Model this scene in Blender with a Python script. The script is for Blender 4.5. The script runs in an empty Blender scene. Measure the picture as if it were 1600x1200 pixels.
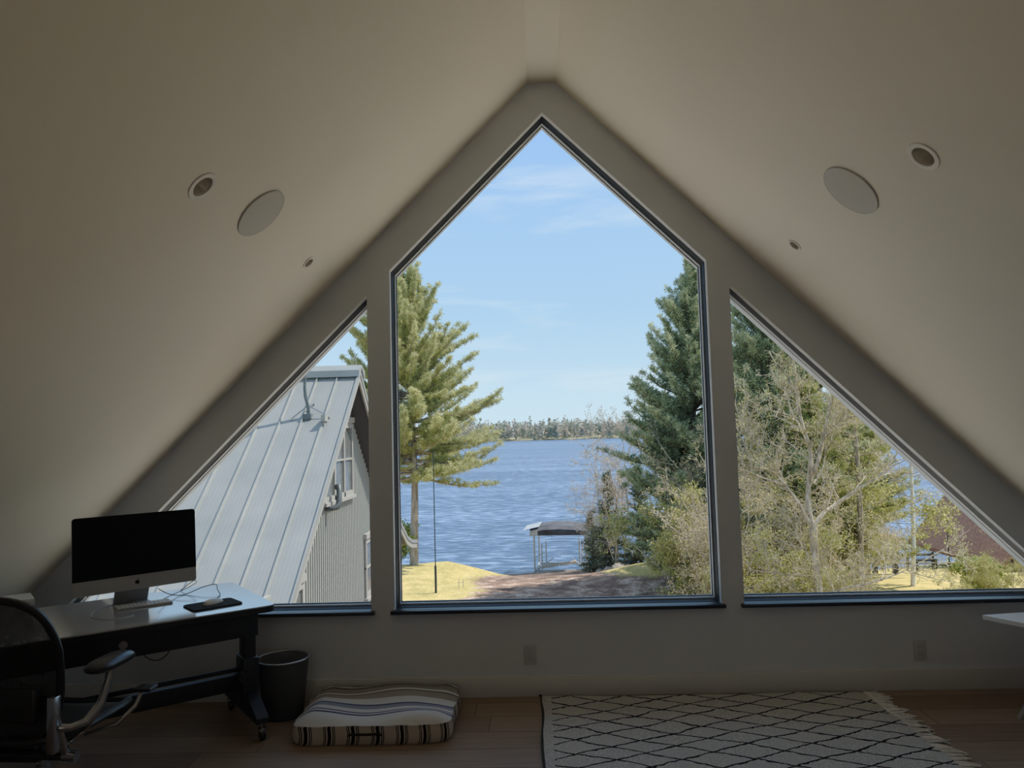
import bpy, bmesh, math, random
import numpy as np
from mathutils import Vector, Matrix
from mathutils.geometry import tessellate_polygon

COL = bpy.context.scene.collection
R = math.radians
PI = math.pi

# ------------------------------------------------------------------ materials
def new_mat(name):
    m = bpy.data.materials.new(name); m.use_nodes = True
    nt = m.node_tree; nt.nodes.clear()
    out = nt.nodes.new('ShaderNodeOutputMaterial')
    return m, nt, out

def N(nt, typ, **kw):
    n = nt.nodes.new(typ)
    for k, v in kw.items():
        if k in n.inputs: n.inputs[k].default_value = v
        else: setattr(n, k, v)
    return n

def L(nt, a, b): nt.links.new(a, b)

def ramp(nt, fac, stops, interp='LINEAR'):
    r = nt.nodes.new('ShaderNodeValToRGB'); r.color_ramp.interpolation = interp
    el = r.color_ramp.elements
    while len(el) < len(stops): el.new(0.5)
    for e, (p, c) in zip(el, stops):
        e.position = p; e.color = (c[0], c[1], c[2], 1)
    L(nt, fac, r.inputs[0]); return r.outputs[0]

def math_n(nt, op, a, b=None, c=None):
    n = nt.nodes.new('ShaderNodeMath'); n.operation = op
    for i, v in enumerate((a, b, c)):
        if v is None: continue
        if isinstance(v, (int, float)): n.inputs[i].default_value = v
        else: L(nt, v, n.inputs[i])
    return n.outputs[0]

def simple(name, col, rough=0.6, metal=0.0, spec=0.5, noise=0.0, nscale=30, bump=0.0, bscale=200, coat=0.0, coat_r=0.1):
    m, nt, out = new_mat(name)
    p = N(nt, 'ShaderNodeBsdfPrincipled', Roughness=rough, Metallic=metal)
    p.inputs['Specular IOR Level'].default_value = spec
    p.inputs['Coat Weight'].default_value = coat
    p.inputs['Coat Roughness'].default_value = coat_r
    tc = N(nt, 'ShaderNodeTexCoord')
    nz = N(nt, 'ShaderNodeTexNoise', Scale=nscale, Detail=4.0); L(nt, tc.outputs['Object'], nz.inputs['Vector'])
    a = tuple(max(0, c*(1-noise)) for c in col); b = tuple(min(1, c*(1+noise)) for c in col)
    L(nt, ramp(nt, nz.outputs[0], [(0.3, a), (0.7, b)]), p.inputs['Base Color'])
    if bump:
        n2 = N(nt, 'ShaderNodeTexNoise', Scale=bscale, Detail=3.0); L(nt, tc.outputs['Object'], n2.inputs['Vector'])
        bp = N(nt, 'ShaderNodeBump', Strength=bump, Distance=0.01); L(nt, n2.outputs[0], bp.inputs['Height']); L(nt, bp.outputs[0], p.inputs['Normal'])
    L(nt, p.outputs[0], out.inputs[0])
    return m

M = {}
M['wall'] = simple('wall_paint', (0.615, 0.645, 0.685), 0.85, noise=0.015, nscale=3, bump=0.03, bscale=300)
M['ceiling'] = simple('ceiling_paint', (0.84, 0.775, 0.67), 0.85, noise=0.015, nscale=2, bump=0.03, bscale=300)
M['base'] = simple('baseboard_paint', (0.58, 0.585, 0.57), 0.5)
M['reveal'] = simple('jamb_paint', (0.60, 0.60, 0.60), 0.8, spec=0.2)
M['dark_frame'] = simple('dark_window_metal', (0.018, 0.024, 0.034), 0.6, spec=0.15, noise=0.1)
M['bead'] = simple('glazing_bead_metal', (0.46, 0.48, 0.51), 0.5, spec=0.3)
M['gasket'] = simple('gasket_rubber', (0.01, 0.01, 0.012), 0.7)
M['sill'] = simple('sill_board_paint', (0.025, 0.03, 0.045), 0.35, spec=0.45)
M['black'] = simple('black_powder_coat', (0.012, 0.014, 0.02), 0.5, noise=0.2)
M['black_plastic'] = simple('black_plastic', (0.012, 0.012, 0.014), 0.4)
M['chrome'] = simple('polished_aluminium', (0.42, 0.42, 0.44), 0.2, metal=1.0)
M['alu'] = simple('brushed_aluminium', (0.55, 0.56, 0.57), 0.4, metal=0.9)
M['white_plastic'] = simple('white_plastic', (0.8, 0.8, 0.8), 0.35)
M['screen'] = simple('black_glass_screen', (0.002, 0.003, 0.006), 0.35, spec=0.25)
M['logo'] = simple('black_logo', (0.004, 0.004, 0.005), 0.3)
M['imac_alu'] = simple('silver_aluminium', (0.42, 0.42, 0.41), 0.42, metal=0.35)
M['paper'] = simple('paper_sheets', (0.75, 0.75, 0.73), 0.8, noise=0.05)
M['pad'] = simple('dark_pad_fabric', (0.015, 0.016, 0.022), 0.9, bump=0.1)
M['can'] = simple('lamp_reflector_metal', (0.85, 0.80, 0.72), 0.3, metal=0.6)
M['trimring'] = simple('lamp_trim_ring', (0.72, 0.68, 0.62), 0.45)
M['bulb'] = simple('frosted_lamp', (0.5, 0.48, 0.45), 0.5)
M['outlet'] = simple('outlet_plastic', (0.50, 0.515, 0.53), 0.6, spec=0.2)
M['slot'] = simple('outlet_slot', (0.15, 0.15, 0.15), 0.6)
M['tabletop_white'] = simple('white_table_top', (0.8, 0.78, 0.74), 0.4)
M['leg_metal'] = simple('table_leg_metal', (0.35, 0.35, 0.36), 0.4, metal=0.6)
M['cord_black'] = simple('black_cable', (0.02, 0.02, 0.025), 0.5)
M['cord_white'] = simple('white_cable', (0.6, 0.6, 0.6), 0.5)
M['leather'] = simple('black_arm_pad', (0.015, 0.016, 0.02), 0.32, spec=0.6)

def desk_mat():
    m, nt, out = new_mat('desk_top_laminate')
    p = N(nt, 'ShaderNodeBsdfPrincipled', Roughness=0.13, Metallic=0.6)
    p.inputs['Base Color'].default_value = (0.74, 0.76, 0.79, 1)
    p.inputs['IOR'].default_value = 2.6
    L(nt, p.outputs[0], out.inputs[0]); return m
M['desk_top'] = desk_mat()

def glass_mat():
    m, nt, out = new_mat('window_glass')
    tr = N(nt, 'ShaderNodeBsdfTransparent'); tr.inputs[0].default_value = (0.97, 0.985, 0.98, 1)
    gl = N(nt, 'ShaderNodeBsdfGlossy', Roughness=0.0)
    fr = N(nt, 'ShaderNodeFresnel', IOR=1.35)
    mx = N(nt, 'ShaderNodeMixShader')
    L(nt, fr.outputs[0], mx.inputs[0]); L(nt, tr.outputs[0], mx.inputs[1]); L(nt, gl.outputs[0], mx.inputs[2])
    L(nt, mx.outputs[0], out.inputs[0]); return m
M['glass'] = glass_mat()

def mesh_mat(name, col, alpha, scale, metal=0.0):
    """woven or perforated sheet: fine regular holes let part of the light through"""
    m, nt, out = new_mat(name)
    p = N(nt, 'ShaderNodeBsdfPrincipled', Roughness=0.5, Metallic=metal); p.inputs['Base Color'].default_value = (*col, 1)
    tr = N(nt, 'ShaderNodeBsdfTransparent')
    tc = N(nt, 'ShaderNodeTexCoord')
    v = N(nt, 'ShaderNodeTexNoise', Scale=scale); L(nt, tc.outputs['Object'], v.inputs['Vector'])
    f = math_n(nt, 'ADD', alpha, math_n(nt, 'MULTIPLY', v.outputs[0], 0.05))
    mx = N(nt, 'ShaderNodeMixShader')
    L(nt, f, mx.inputs[0]); L(nt, p.outputs[0], mx.inputs[1]); L(nt, tr.outputs[0], mx.inputs[2])
    L(nt, mx.outputs[0], out.inputs[0]); return m
M['basket_mesh'] = mesh_mat('perforated_metal_mesh', (0.07, 0.078, 0.09), 0.20, 40, 0.3)
M['chair_mesh'] = mesh_mat('woven_chair_mesh', (0.012, 0.013, 0.015), 0.13, 40)

def floor_mat():
    m, nt, out = new_mat('oak_planks')
    tc = N(nt, 'ShaderNodeTexCoord')
    sp = N(nt, 'ShaderNodeSeparateXYZ'); L(nt, tc.outputs['Object'], sp.inputs[0])
    row = math_n(nt, 'FLOOR', math_n(nt, 'DIVIDE', sp.outputs[1], 0.2))
    rnd = math_n(nt, 'FRACT', math_n(nt, 'MULTIPLY', math_n(nt, 'SINE', math_n(nt, 'MULTIPLY', row, 12.9898)), 43758.5))
    xs = math_n(nt, 'ADD', sp.outputs[0], math_n(nt, 'MULTIPLY', rnd, 2.2))
    colm = math_n(nt, 'FLOOR', math_n(nt, 'DIVIDE', xs, 2.2))
    tone = math_n(nt, 'FRACT', math_n(nt, 'MULTIPLY', math_n(nt, 'SINE', math_n(nt, 'ADD', math_n(nt, 'MULTIPLY', row, 7.13), math_n(nt, 'MULTIPLY', colm, 3.71))), 2731.7))
    fy = math_n(nt, 'FRACT', math_n(nt, 'DIVIDE', sp.outputs[1], 0.2))
    fx = math_n(nt, 'FRACT', math_n(nt, 'DIVIDE', xs, 2.2))
    gap = math_n(nt, 'MAXIMUM', math_n(nt, 'LESS_THAN', fy, 0.018), math_n(nt, 'LESS_THAN', fx, 0.0015))
    mp = N(nt, 'ShaderNodeMapping'); mp.inputs['Scale'].default_value = (1.2, 14, 1); L(nt, tc.outputs['Object'], mp.inputs[0])
    nz = N(nt, 'ShaderNodeTexNoise', Scale=3.0, Detail=8.0, Distortion=0.6); L(nt, mp.outputs[0], nz.inputs['Vector'])
    fac = math_n(nt, 'ADD', math_n(nt, 'MULTIPLY', nz.outputs[0], 0.6), math_n(nt, 'MULTIPLY', tone, 0.4))
    c = ramp(nt, fac, [(0.2, (0.185, 0.118, 0.075)), (0.5, (0.26, 0.18, 0.122)), (0.8, (0.33, 0.24, 0.168))])
    mx = N(nt, 'ShaderNodeMix', data_type='RGBA'); L(nt, gap, mx.inputs[0]); L(nt, c, mx.inputs[6]); mx.inputs[7].default_value = (0.05, 0.035, 0.025, 1)
    p = N(nt, 'ShaderNodeBsdfPrincipled', Roughness=0.5); L(nt, mx.outputs[2], p.inputs['Base Color'])
    p.inputs['Specular IOR Level'].default_value = 0.35
    bp = N(nt, 'ShaderNodeBump', Strength=0.3, Distance=0.004); L(nt, math_n(nt, 'SUBTRACT', nz.outputs[0], gap), bp.inputs['Height']); L(nt, bp.outputs[0], p.inputs['Normal'])
    L(nt, p.outputs[0], out.inputs[0]); return m
M['floor'] = floor_mat()

def rug_mat():
    m, nt, out = new_mat('cream_rug_with_dark_lattice')
    tc = N(nt, 'ShaderNodeTexCoord')
    nz = N(nt, 'ShaderNodeTexNoise', Scale=4.5, Detail=3.0); L(nt, tc.outputs['Object'], nz.inputs['Vector'])
    nf = N(nt, 'ShaderNodeTexNoise', Scale=28.0, Detail=2.0); L(nt, tc.outputs['Object'], nf.inputs['Vector'])
    sp = N(nt, 'ShaderNodeSeparateXYZ'); L(nt, tc.outputs['Object'], sp.inputs[0])
    wob = math_n(nt, 'ADD', math_n(nt, 'MULTIPLY', math_n(nt, 'SUBTRACT', nz.outputs[0], 0.5), 0.42), math_n(nt, 'MULTIPLY', math_n(nt, 'SUBTRACT', nf.outputs[0], 0.5), 0.16))
    nz2 = N(nt, 'ShaderNodeTexNoise', Scale=3.7, Detail=3.0); mp = N(nt, 'ShaderNodeMapping'); mp.inputs['Location'].default_value = (5, 3, 1)
    L(nt, tc.outputs['Object'], mp.inputs[0]); L(nt, mp.outputs[0], nz2.inputs['Vector'])
    wob2 = math_n(nt, 'ADD', math_n(nt, 'MULTIPLY', math_n(nt, 'SUBTRACT', nz2.outputs[0], 0.5), 0.42), math_n(nt, 'MULTIPLY', math_n(nt, 'SUBTRACT', nf.outputs[0], 0.5), -0.16))
    ux = math_n(nt, 'DIVIDE', sp.outputs[0], 0.31); vy = math_n(nt, 'DIVIDE', sp.outputs[1], 0.150)
    def fam(s, w):
        t = math_n(nt, 'ADD', math_n(nt, 'ADD', ux, w), math_n(nt, 'MULTIPLY', vy, s))
        d = math_n(nt, 'ABSOLUTE', math_n(nt, 'SUBTRACT', math_n(nt, 'FRACT', t), 0.5))
        return d
    d = math_n(nt, 'MINIMUM', fam(1, wob), fam(-1, wob2))
    thick = math_n(nt, 'ADD', 0.014, math_n(nt, 'MULTIPLY', nf.outputs[0], 0.05))
    line = math_n(nt, 'LESS_THAN', d, thick)
    edge = math_n(nt, 'GREATER_THAN', sp.outputs[0], 0.05)      # plain selvedge beside the bound side
    line = math_n(nt, 'MULTIPLY', line, edge)
    pile = N(nt, 'ShaderNodeTexNoise', Scale=160.0, Detail=2.0); L(nt, tc.outputs['Object'], pile.inputs['Vector'])
    c = ramp(nt, pile.outputs[0], [(0.3, (0.38, 0.37, 0.35)), (0.7, (0.70, 0.68, 0.64))])
    mx = N(nt, 'ShaderNodeMix', data_type='RGBA'); L(nt, line, mx.inputs[0]); L(nt, c, mx.inputs[6]); mx.inputs[7].default_value = (0.022, 0.016, 0.014, 1)
    p = N(nt, 'ShaderNodeBsdfPrincipled', Roughness=0.95); L(nt, mx.outputs[2], p.inputs['Base Color'])
    p.inputs['Specular IOR Level'].default_value = 0.1
    bp = N(nt, 'ShaderNodeBump', Strength=0.8, Distance=0.01); L(nt, pile.outputs[0], bp.inputs['Height']); L(nt, bp.outputs[0], p.inputs['Normal'])
    L(nt, p.outputs[0], out.inputs[0]); return m
M['rug'] = rug_mat()
M['fringe'] = simple('cream_fringe_yarn', (0.68, 0.67, 0.65), 0.95, noise=0.1)
M['binding'] = simple('dark_rug_binding', (0.02, 0.015, 0.013), 0.9)

def stripes(nt, coord, period, bands, base, dark=(0.03, 0.03, 0.035)):
    """bands: list of (centre, halfwidth, colour) inside one period 0..1"""
    f = math_n(nt, 'FRACT', math_n(nt, 'DIVIDE', coord, period))
    cur = None
    for c, hw, colr in bands:
        k = math_n(nt, 'LESS_THAN', math_n(nt, 'ABSOLUTE', math_n(nt, 'SUBTRACT', f, c)), hw)
        mx = N(nt, 'ShaderNodeMix', data_type='RGBA'); L(nt, k, mx.inputs[0])
        if cur is None: mx.inputs[6].default_value = (*base, 1)
        else: L(nt, cur, mx.inputs[6])
        mx.inputs[7].default_value = (*colr, 1); cur = mx.outputs[2]
    return cur

def cushion_top_mat():
    m, nt, out = new_mat('striped_cushion_top')
    tc = N(nt, 'ShaderNodeTexCoord'); sp = N(nt, 'ShaderNodeSeparateXYZ'); L(nt, tc.outputs['Object'], sp.inputs[0])
    navy = (0.05, 0.07, 0.15); br = (0.045, 0.035, 0.03); tan = (0.36, 0.31, 0.26)
    c = stripes(nt, math_n(nt, 'ADD', sp.outputs[1], 0.3), 0.6,
                [(0.02, 0.006, br), (0.21, 0.012, navy), (0.255, 0.008, navy), (0.36, 0.035, (0.3, 0.32, 0.38)), (0.40, 0.01, navy), (0.545, 0.008, br), (0.60, 0.06, tan), (0.66, 0.009, br), (0.80, 0.08, (0.3, 0.27, 0.23)), (0.86, 0.012, br), (0.95, 0.03, (0.28, 0.25, 0.21))],
                (0.62, 0.61, 0.60))
    p = N(nt, 'ShaderNodeBsdfPrincipled', Roughness=0.95); L(nt, c, p.inputs['Base Color']); p.inputs['Specular IOR Level'].default_value = 0.1
    nz = N(nt, 'ShaderNodeTexNoise', Scale=300.0); L(nt, tc.outputs['Object'], nz.inputs['Vector'])
    bp = N(nt, 'ShaderNodeBump', Strength=0.2, Distance=0.003); L(nt, nz.outputs[0], bp.inputs['Height']); L(nt, bp.outputs[0], p.inputs['Normal'])
    L(nt, p.outputs[0], out.inputs[0]); return m
def cushion_side_mat():
    m, nt, out = new_mat('striped_cushion_band')
    tc = N(nt, 'ShaderNodeTexCoord'); sp = N(nt, 'ShaderNodeSeparateXYZ'); L(nt, tc.outputs['Object'], sp.inputs[0])
    k = (0.012, 0.01, 0.01)
    cx = math_n(nt, 'ADD', sp.outputs[0], math_n(nt, 'MULTIPLY', sp.outputs[1], 1.0))
    c = stripes(nt, math_n(nt, 'ADD', cx, 1.0), 0.115, [(0.5, 0.07, k), (0.34, 0.02, k), (0.27, 0.018, k), (0.66, 0.02, k), (0.73, 0.018, k)], (0.48, 0.43, 0.37))
    p = N(nt, 'ShaderNodeBsdfPrincipled', Roughness=0.95); L(nt, c, p.inputs['Base Color']); p.inputs['Specular IOR Level'].default_value = 0.1
    L(nt, p.outputs[0], out.inputs[0]); return m
M['cushion_top'] = cushion_top_mat(); M['cushion_side'] = cushion_side_mat()

# exterior
def metal_roof_mat():
    m, nt, out = new_mat('standing_seam_metal')
    tc = N(nt, 'ShaderNodeTexCoord'); sp = N(nt, 'ShaderNodeSeparateXYZ'); L(nt, tc.outputs['Object'], sp.inputs[0])
    w = math_n(nt, 'SINE', math_n(nt, 'MULTIPLY', sp.outputs[0], 2*PI/0.07))
    nz = N(nt, 'ShaderNodeTexNoise', Scale=1.3, Detail=4.0); L(nt, tc.outputs['Object'], nz.inputs['Vector'])
    c = ramp(nt, math_n(nt, 'ADD', math_n(nt, 'MULTIPLY', nz.outputs[0], 0.7), math_n(nt, 'MULTIPLY', w, 0.02)), [(0.2, (0.30, 0.325, 0.325)), (0.6, (0.40, 0.415, 0.405))])
    p = N(nt, 'ShaderNodeBsdfPrincipled', Roughness=0.45, Metallic=0.25); L(nt, c, p.inputs['Base Color'])
    bp = N(nt, 'ShaderNodeBump', Strength=0.12, Distance=0.004); L(nt, w, bp.inputs['Height']); L(nt, bp.outputs[0], p.inputs['Normal'])
    L(nt, p.outputs[0], out.inputs[0]); return m
M['metal_roof'] = metal_roof_mat()
M['siding'] = simple('grey_batten_siding', (0.26, 0.285, 0.265), 0.8, noise=0.08, nscale=6)  # darker than the battens, painting in the shadow between them
M['siding_batten'] = simple('grey_batten_strip', (0.41, 0.43, 0.40), 0.8)
M['house_trim'] = simple('grey_house_trim', (0.33, 0.33, 0.31), 0.7)
M['soffit'] = simple('dark_soffit', (0.055, 0.065, 0.08), 0.8)
M['house_window'] = simple('house_window_glass', (0.13, 0.145, 0.14), 0.15, noise=0.25, nscale=4, spec=0.8)
M['pipe'] = simple('galvanised_pipe', (0.10, 0.12, 0.13), 0.5, metal=0.4, noise=0.3)
M['dish'] = simple('grey_dish_metal', (0.35, 0.36, 0.38), 0.5)
M['galv'] = simple('pale_galvanised_metal', (0.52, 0.53, 0.52), 0.45, metal=0.3)
M['canopy'] = simple('faded_black_canopy_fabric', (0.07, 0.075, 0.095), 0.8, noise=0.6, nscale=1.2)
M['canopy_edge'] = simple('canopy_clear_end', (0.42, 0.45, 0.47), 0.5, noise=0.2, nscale=3)
M['wood_bunk'] = simple('pale_lift_bunk', (0.55, 0.50, 0.40), 0.8, noise=0.15)
M['pole'] = simple('dark_metal_pole', (0.02, 0.035, 0.04), 0.5)
M['red_wood'] = simple('red_brown_boards', (0.16, 0.065, 0.045), 0.85, noise=0.3, nscale=5)
M['brown_roof'] = simple('brown_shingles', (0.22, 0.11, 0.075), 0.9, noise=0.35, nscale=9)
M['rock'] = simple('shore_rock', (0.38, 0.33, 0.28), 0.9, noise=0.3, nscale=8)
M['far_land'] = simple('far_shore_ground', (0.34, 0.33, 0.22), 0.95, noise=0.25, nscale=0.05)

def bark_mat(name, a, b, scale=14, stretch=0.25):
    m, nt, out = new_mat(name)
    tc = N(nt, 'ShaderNodeTexCoord'); mp = N(nt, 'ShaderNodeMapping'); mp.inputs['Scale'].default_value = (1, 1, stretch); L(nt, tc.outputs['Object'], mp.inputs[0])
    nz = N(nt, 'ShaderNodeTexNoise', Scale=scale, Detail=5.0); L(nt, mp.outputs[0], nz.inputs['Vector'])
    p = N(nt, 'ShaderNodeBsdfPrincipled', Roughness=0.9); p.inputs['Specular IOR Level'].default_value = 0.2
    L(nt, ramp(nt, nz.outputs[0], [(0.35, a), (0.65, b)]), p.inputs['Base Color'])
    bp = N(nt, 'ShaderNodeBump', Strength=0.5, Distance=0.03); L(nt, nz.outputs[0], bp.inputs['Height']); L(nt, bp.outputs[0], p.inputs['Normal'])
    L(nt, p.outputs[0], out.inputs[0]); return m
M['bark_pine'] = bark_mat('pine_bark', (0.24, 0.19, 0.16), (0.50, 0.44, 0.38), 9)
M['bark_grey'] = bark_mat('grey_brown_bark', (0.17, 0.14, 0.105), (0.44, 0.38, 0.29), 12)
M['bark_tan'] = bark_mat('pale_tan_bark', (0.36, 0.30, 0.22), (0.68, 0.60, 0.47), 12)
M['bark_dark'] = bark_mat('dark_bark', (0.08, 0.065, 0.055), (0.24, 0.20, 0.16), 12)
M['bark_maple'] = bark_mat('pale_maple_bark', (0.27, 0.22, 0.15), (0.74, 0.65, 0.50), 12)  # bark mottled from brown to pale tan
M['bark_birch'] = bark_mat('white_birch_bark', (0.74, 0.72, 0.68), (0.93, 0.91, 0.87), 5, 3.0)

def leaf_mat(name, stops, trans=0.35):
    m, nt, out = new_mat(name)
    at = N(nt, 'ShaderNodeAttribute', attribute_name='tint')
    c = ramp(nt, at.outputs['Fac'], stops)
    d = N(nt, 'ShaderNodeBsdfDiffuse'); t = N(nt, 'ShaderNodeBsdfTranslucent'); L(nt, c, d.inputs[0]); L(nt, c, t.inputs[0])
    mx = N(nt, 'ShaderNodeMixShader'); mx.inputs[0].default_value = trans
    L(nt, d.outputs[0], mx.inputs[1]); L(nt, t.outputs[0], mx.inputs[2]); L(nt, mx.outputs[0], out.inputs[0]); return m
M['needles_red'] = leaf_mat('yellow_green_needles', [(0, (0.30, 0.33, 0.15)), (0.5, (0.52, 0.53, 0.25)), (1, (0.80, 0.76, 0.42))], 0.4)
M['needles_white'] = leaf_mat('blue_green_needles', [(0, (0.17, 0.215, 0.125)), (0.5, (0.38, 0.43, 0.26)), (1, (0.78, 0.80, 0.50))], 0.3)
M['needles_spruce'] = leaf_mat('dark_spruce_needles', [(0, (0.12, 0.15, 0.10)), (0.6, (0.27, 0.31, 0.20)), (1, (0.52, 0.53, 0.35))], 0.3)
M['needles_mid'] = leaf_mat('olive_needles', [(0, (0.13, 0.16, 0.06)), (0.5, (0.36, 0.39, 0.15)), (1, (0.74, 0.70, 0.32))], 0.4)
M['buds_tan'] = leaf_mat('tan_spring_buds', [(0, (0.30, 0.25, 0.12)), (0.5, (0.60, 0.50, 0.26)), (1, (0.92, 0.78, 0.52))], 0.3)
M['buds_yellow'] = leaf_mat('yellow_spring_buds', [(0, (0.20, 0.22, 0.07)), (0.5, (0.48, 0.47, 0.16)), (1, (0.88, 0.80, 0.40))], 0.4)
M['buds_pink'] = leaf_mat('pinkish_spring_buds', [(0, (0.50, 0.42, 0.36)), (1, (0.80, 0.70, 0.62))], 0.3)
M['leaves_green'] = leaf_mat('fresh_green_leaves', [(0, (0.20, 0.26, 0.09)), (0.5, (0.38, 0.43, 0.15)), (1, (0.62, 0.62, 0.28))], 0.4)
M['far_trees'] = leaf_mat('far_forest_foliage', [(0, (0.20, 0.25, 0.20)), (0.35, (0.30, 0.34, 0.26)), (0.6, (0.42, 0.39, 0.32)), (0.8, (0.56, 0.49, 0.40)), (1, (0.62, 0.58, 0.50))], 0.2)

def ground_mat():
    m, nt, out = new_mat('lawn_straw_and_leaf_litter')
    at = N(nt, 'ShaderNodeAttribute', attribute_name='tint')      # 0 lawn ... 1 leaf litter, per point
    tc = N(nt, 'ShaderNodeTexCoord')
    nz = N(nt, 'ShaderNodeTexNoise', Scale=1.6, Detail=6.0); L(nt, tc.outputs['Object'], nz.inputs['Vector'])
    nf = N(nt, 'ShaderNodeTexNoise', Scale=9.0, Detail=5.0); L(nt, tc.outputs['Object'], nf.inputs['Vector'])
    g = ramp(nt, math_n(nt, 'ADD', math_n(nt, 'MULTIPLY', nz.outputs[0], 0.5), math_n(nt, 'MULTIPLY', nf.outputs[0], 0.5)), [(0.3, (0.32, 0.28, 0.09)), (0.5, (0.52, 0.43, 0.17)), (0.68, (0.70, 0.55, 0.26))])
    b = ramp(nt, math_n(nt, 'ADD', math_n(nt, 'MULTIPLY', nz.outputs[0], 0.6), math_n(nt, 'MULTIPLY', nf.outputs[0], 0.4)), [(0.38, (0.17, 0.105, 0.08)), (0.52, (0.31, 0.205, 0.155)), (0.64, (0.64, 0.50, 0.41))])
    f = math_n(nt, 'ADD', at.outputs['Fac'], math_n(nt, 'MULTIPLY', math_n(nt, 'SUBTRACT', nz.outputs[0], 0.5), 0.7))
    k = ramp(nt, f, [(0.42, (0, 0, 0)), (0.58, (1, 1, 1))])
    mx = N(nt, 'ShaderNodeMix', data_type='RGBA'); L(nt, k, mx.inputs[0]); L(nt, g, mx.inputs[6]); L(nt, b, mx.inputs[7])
    p = N(nt, 'ShaderNodeBsdfPrincipled', Roughness=0.95); p.inputs['Specular IOR Level'].default_value = 0.1; L(nt, mx.outputs[2], p.inputs['Base Color'])
    bp = N(nt, 'ShaderNodeBump', Strength=0.3, Distance=0.04); L(nt, nf.outputs[0], bp.inputs['Height']); L(nt, bp.outputs[0], p.inputs['Normal'])
    L(nt, p.outputs[0], out.inputs[0]); return m
M['ground'] = ground_mat()

def lake_mat():
    m, nt, out = new_mat('rippled_lake_water')
    tc = N(nt, 'ShaderNodeTexCoord')
    def nz(sx, sy, sc, det):
        mp = N(nt, 'ShaderNodeMapping'); mp.inputs['Scale'].default_value = (sx, sy, 1); mp.inputs['Rotation'].default_value = (0, 0, 0.12); L(nt, tc.outputs['Object'], mp.inputs[0])
        n = N(nt, 'ShaderNodeTexNoise', Scale=sc, Detail=det, Distortion=0.4); L(nt, mp.outputs[0], n.inputs['Vector']); return n.outputs[0]
    a = nz(0.45, 1.0, 1.5, 6.0); b = nz(0.2, 1, 0.12, 4.0); c0 = nz(0.3, 1, 0.025, 4.0)
    f = math_n(nt, 'ADD', math_n(nt, 'ADD', math_n(nt, 'MULTIPLY', a, 0.62), math_n(nt, 'MULTIPLY', b, 0.25)), math_n(nt, 'MULTIPLY', c0, 0.13))
    c = ramp(nt, f, [(0.38, (0.02, 0.055, 0.14)), (0.5, (0.065, 0.135, 0.28)), (0.60, (0.24, 0.36, 0.55))])
    p = N(nt, 'ShaderNodeBsdfPrincipled', Roughness=0.28); L(nt, c, p.inputs['Base Color']); p.inputs['Specular IOR Level'].default_value = 0.25
    bp = N(nt, 'ShaderNodeBump', Strength=1.0, Distance=0.6); L(nt, a, bp.inputs['Height']); L(nt, bp.outputs[0], p.inputs['Normal'])
    L(nt, p.outputs[0], out.inputs[0]); return m
M['lake'] = lake_mat()

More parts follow.
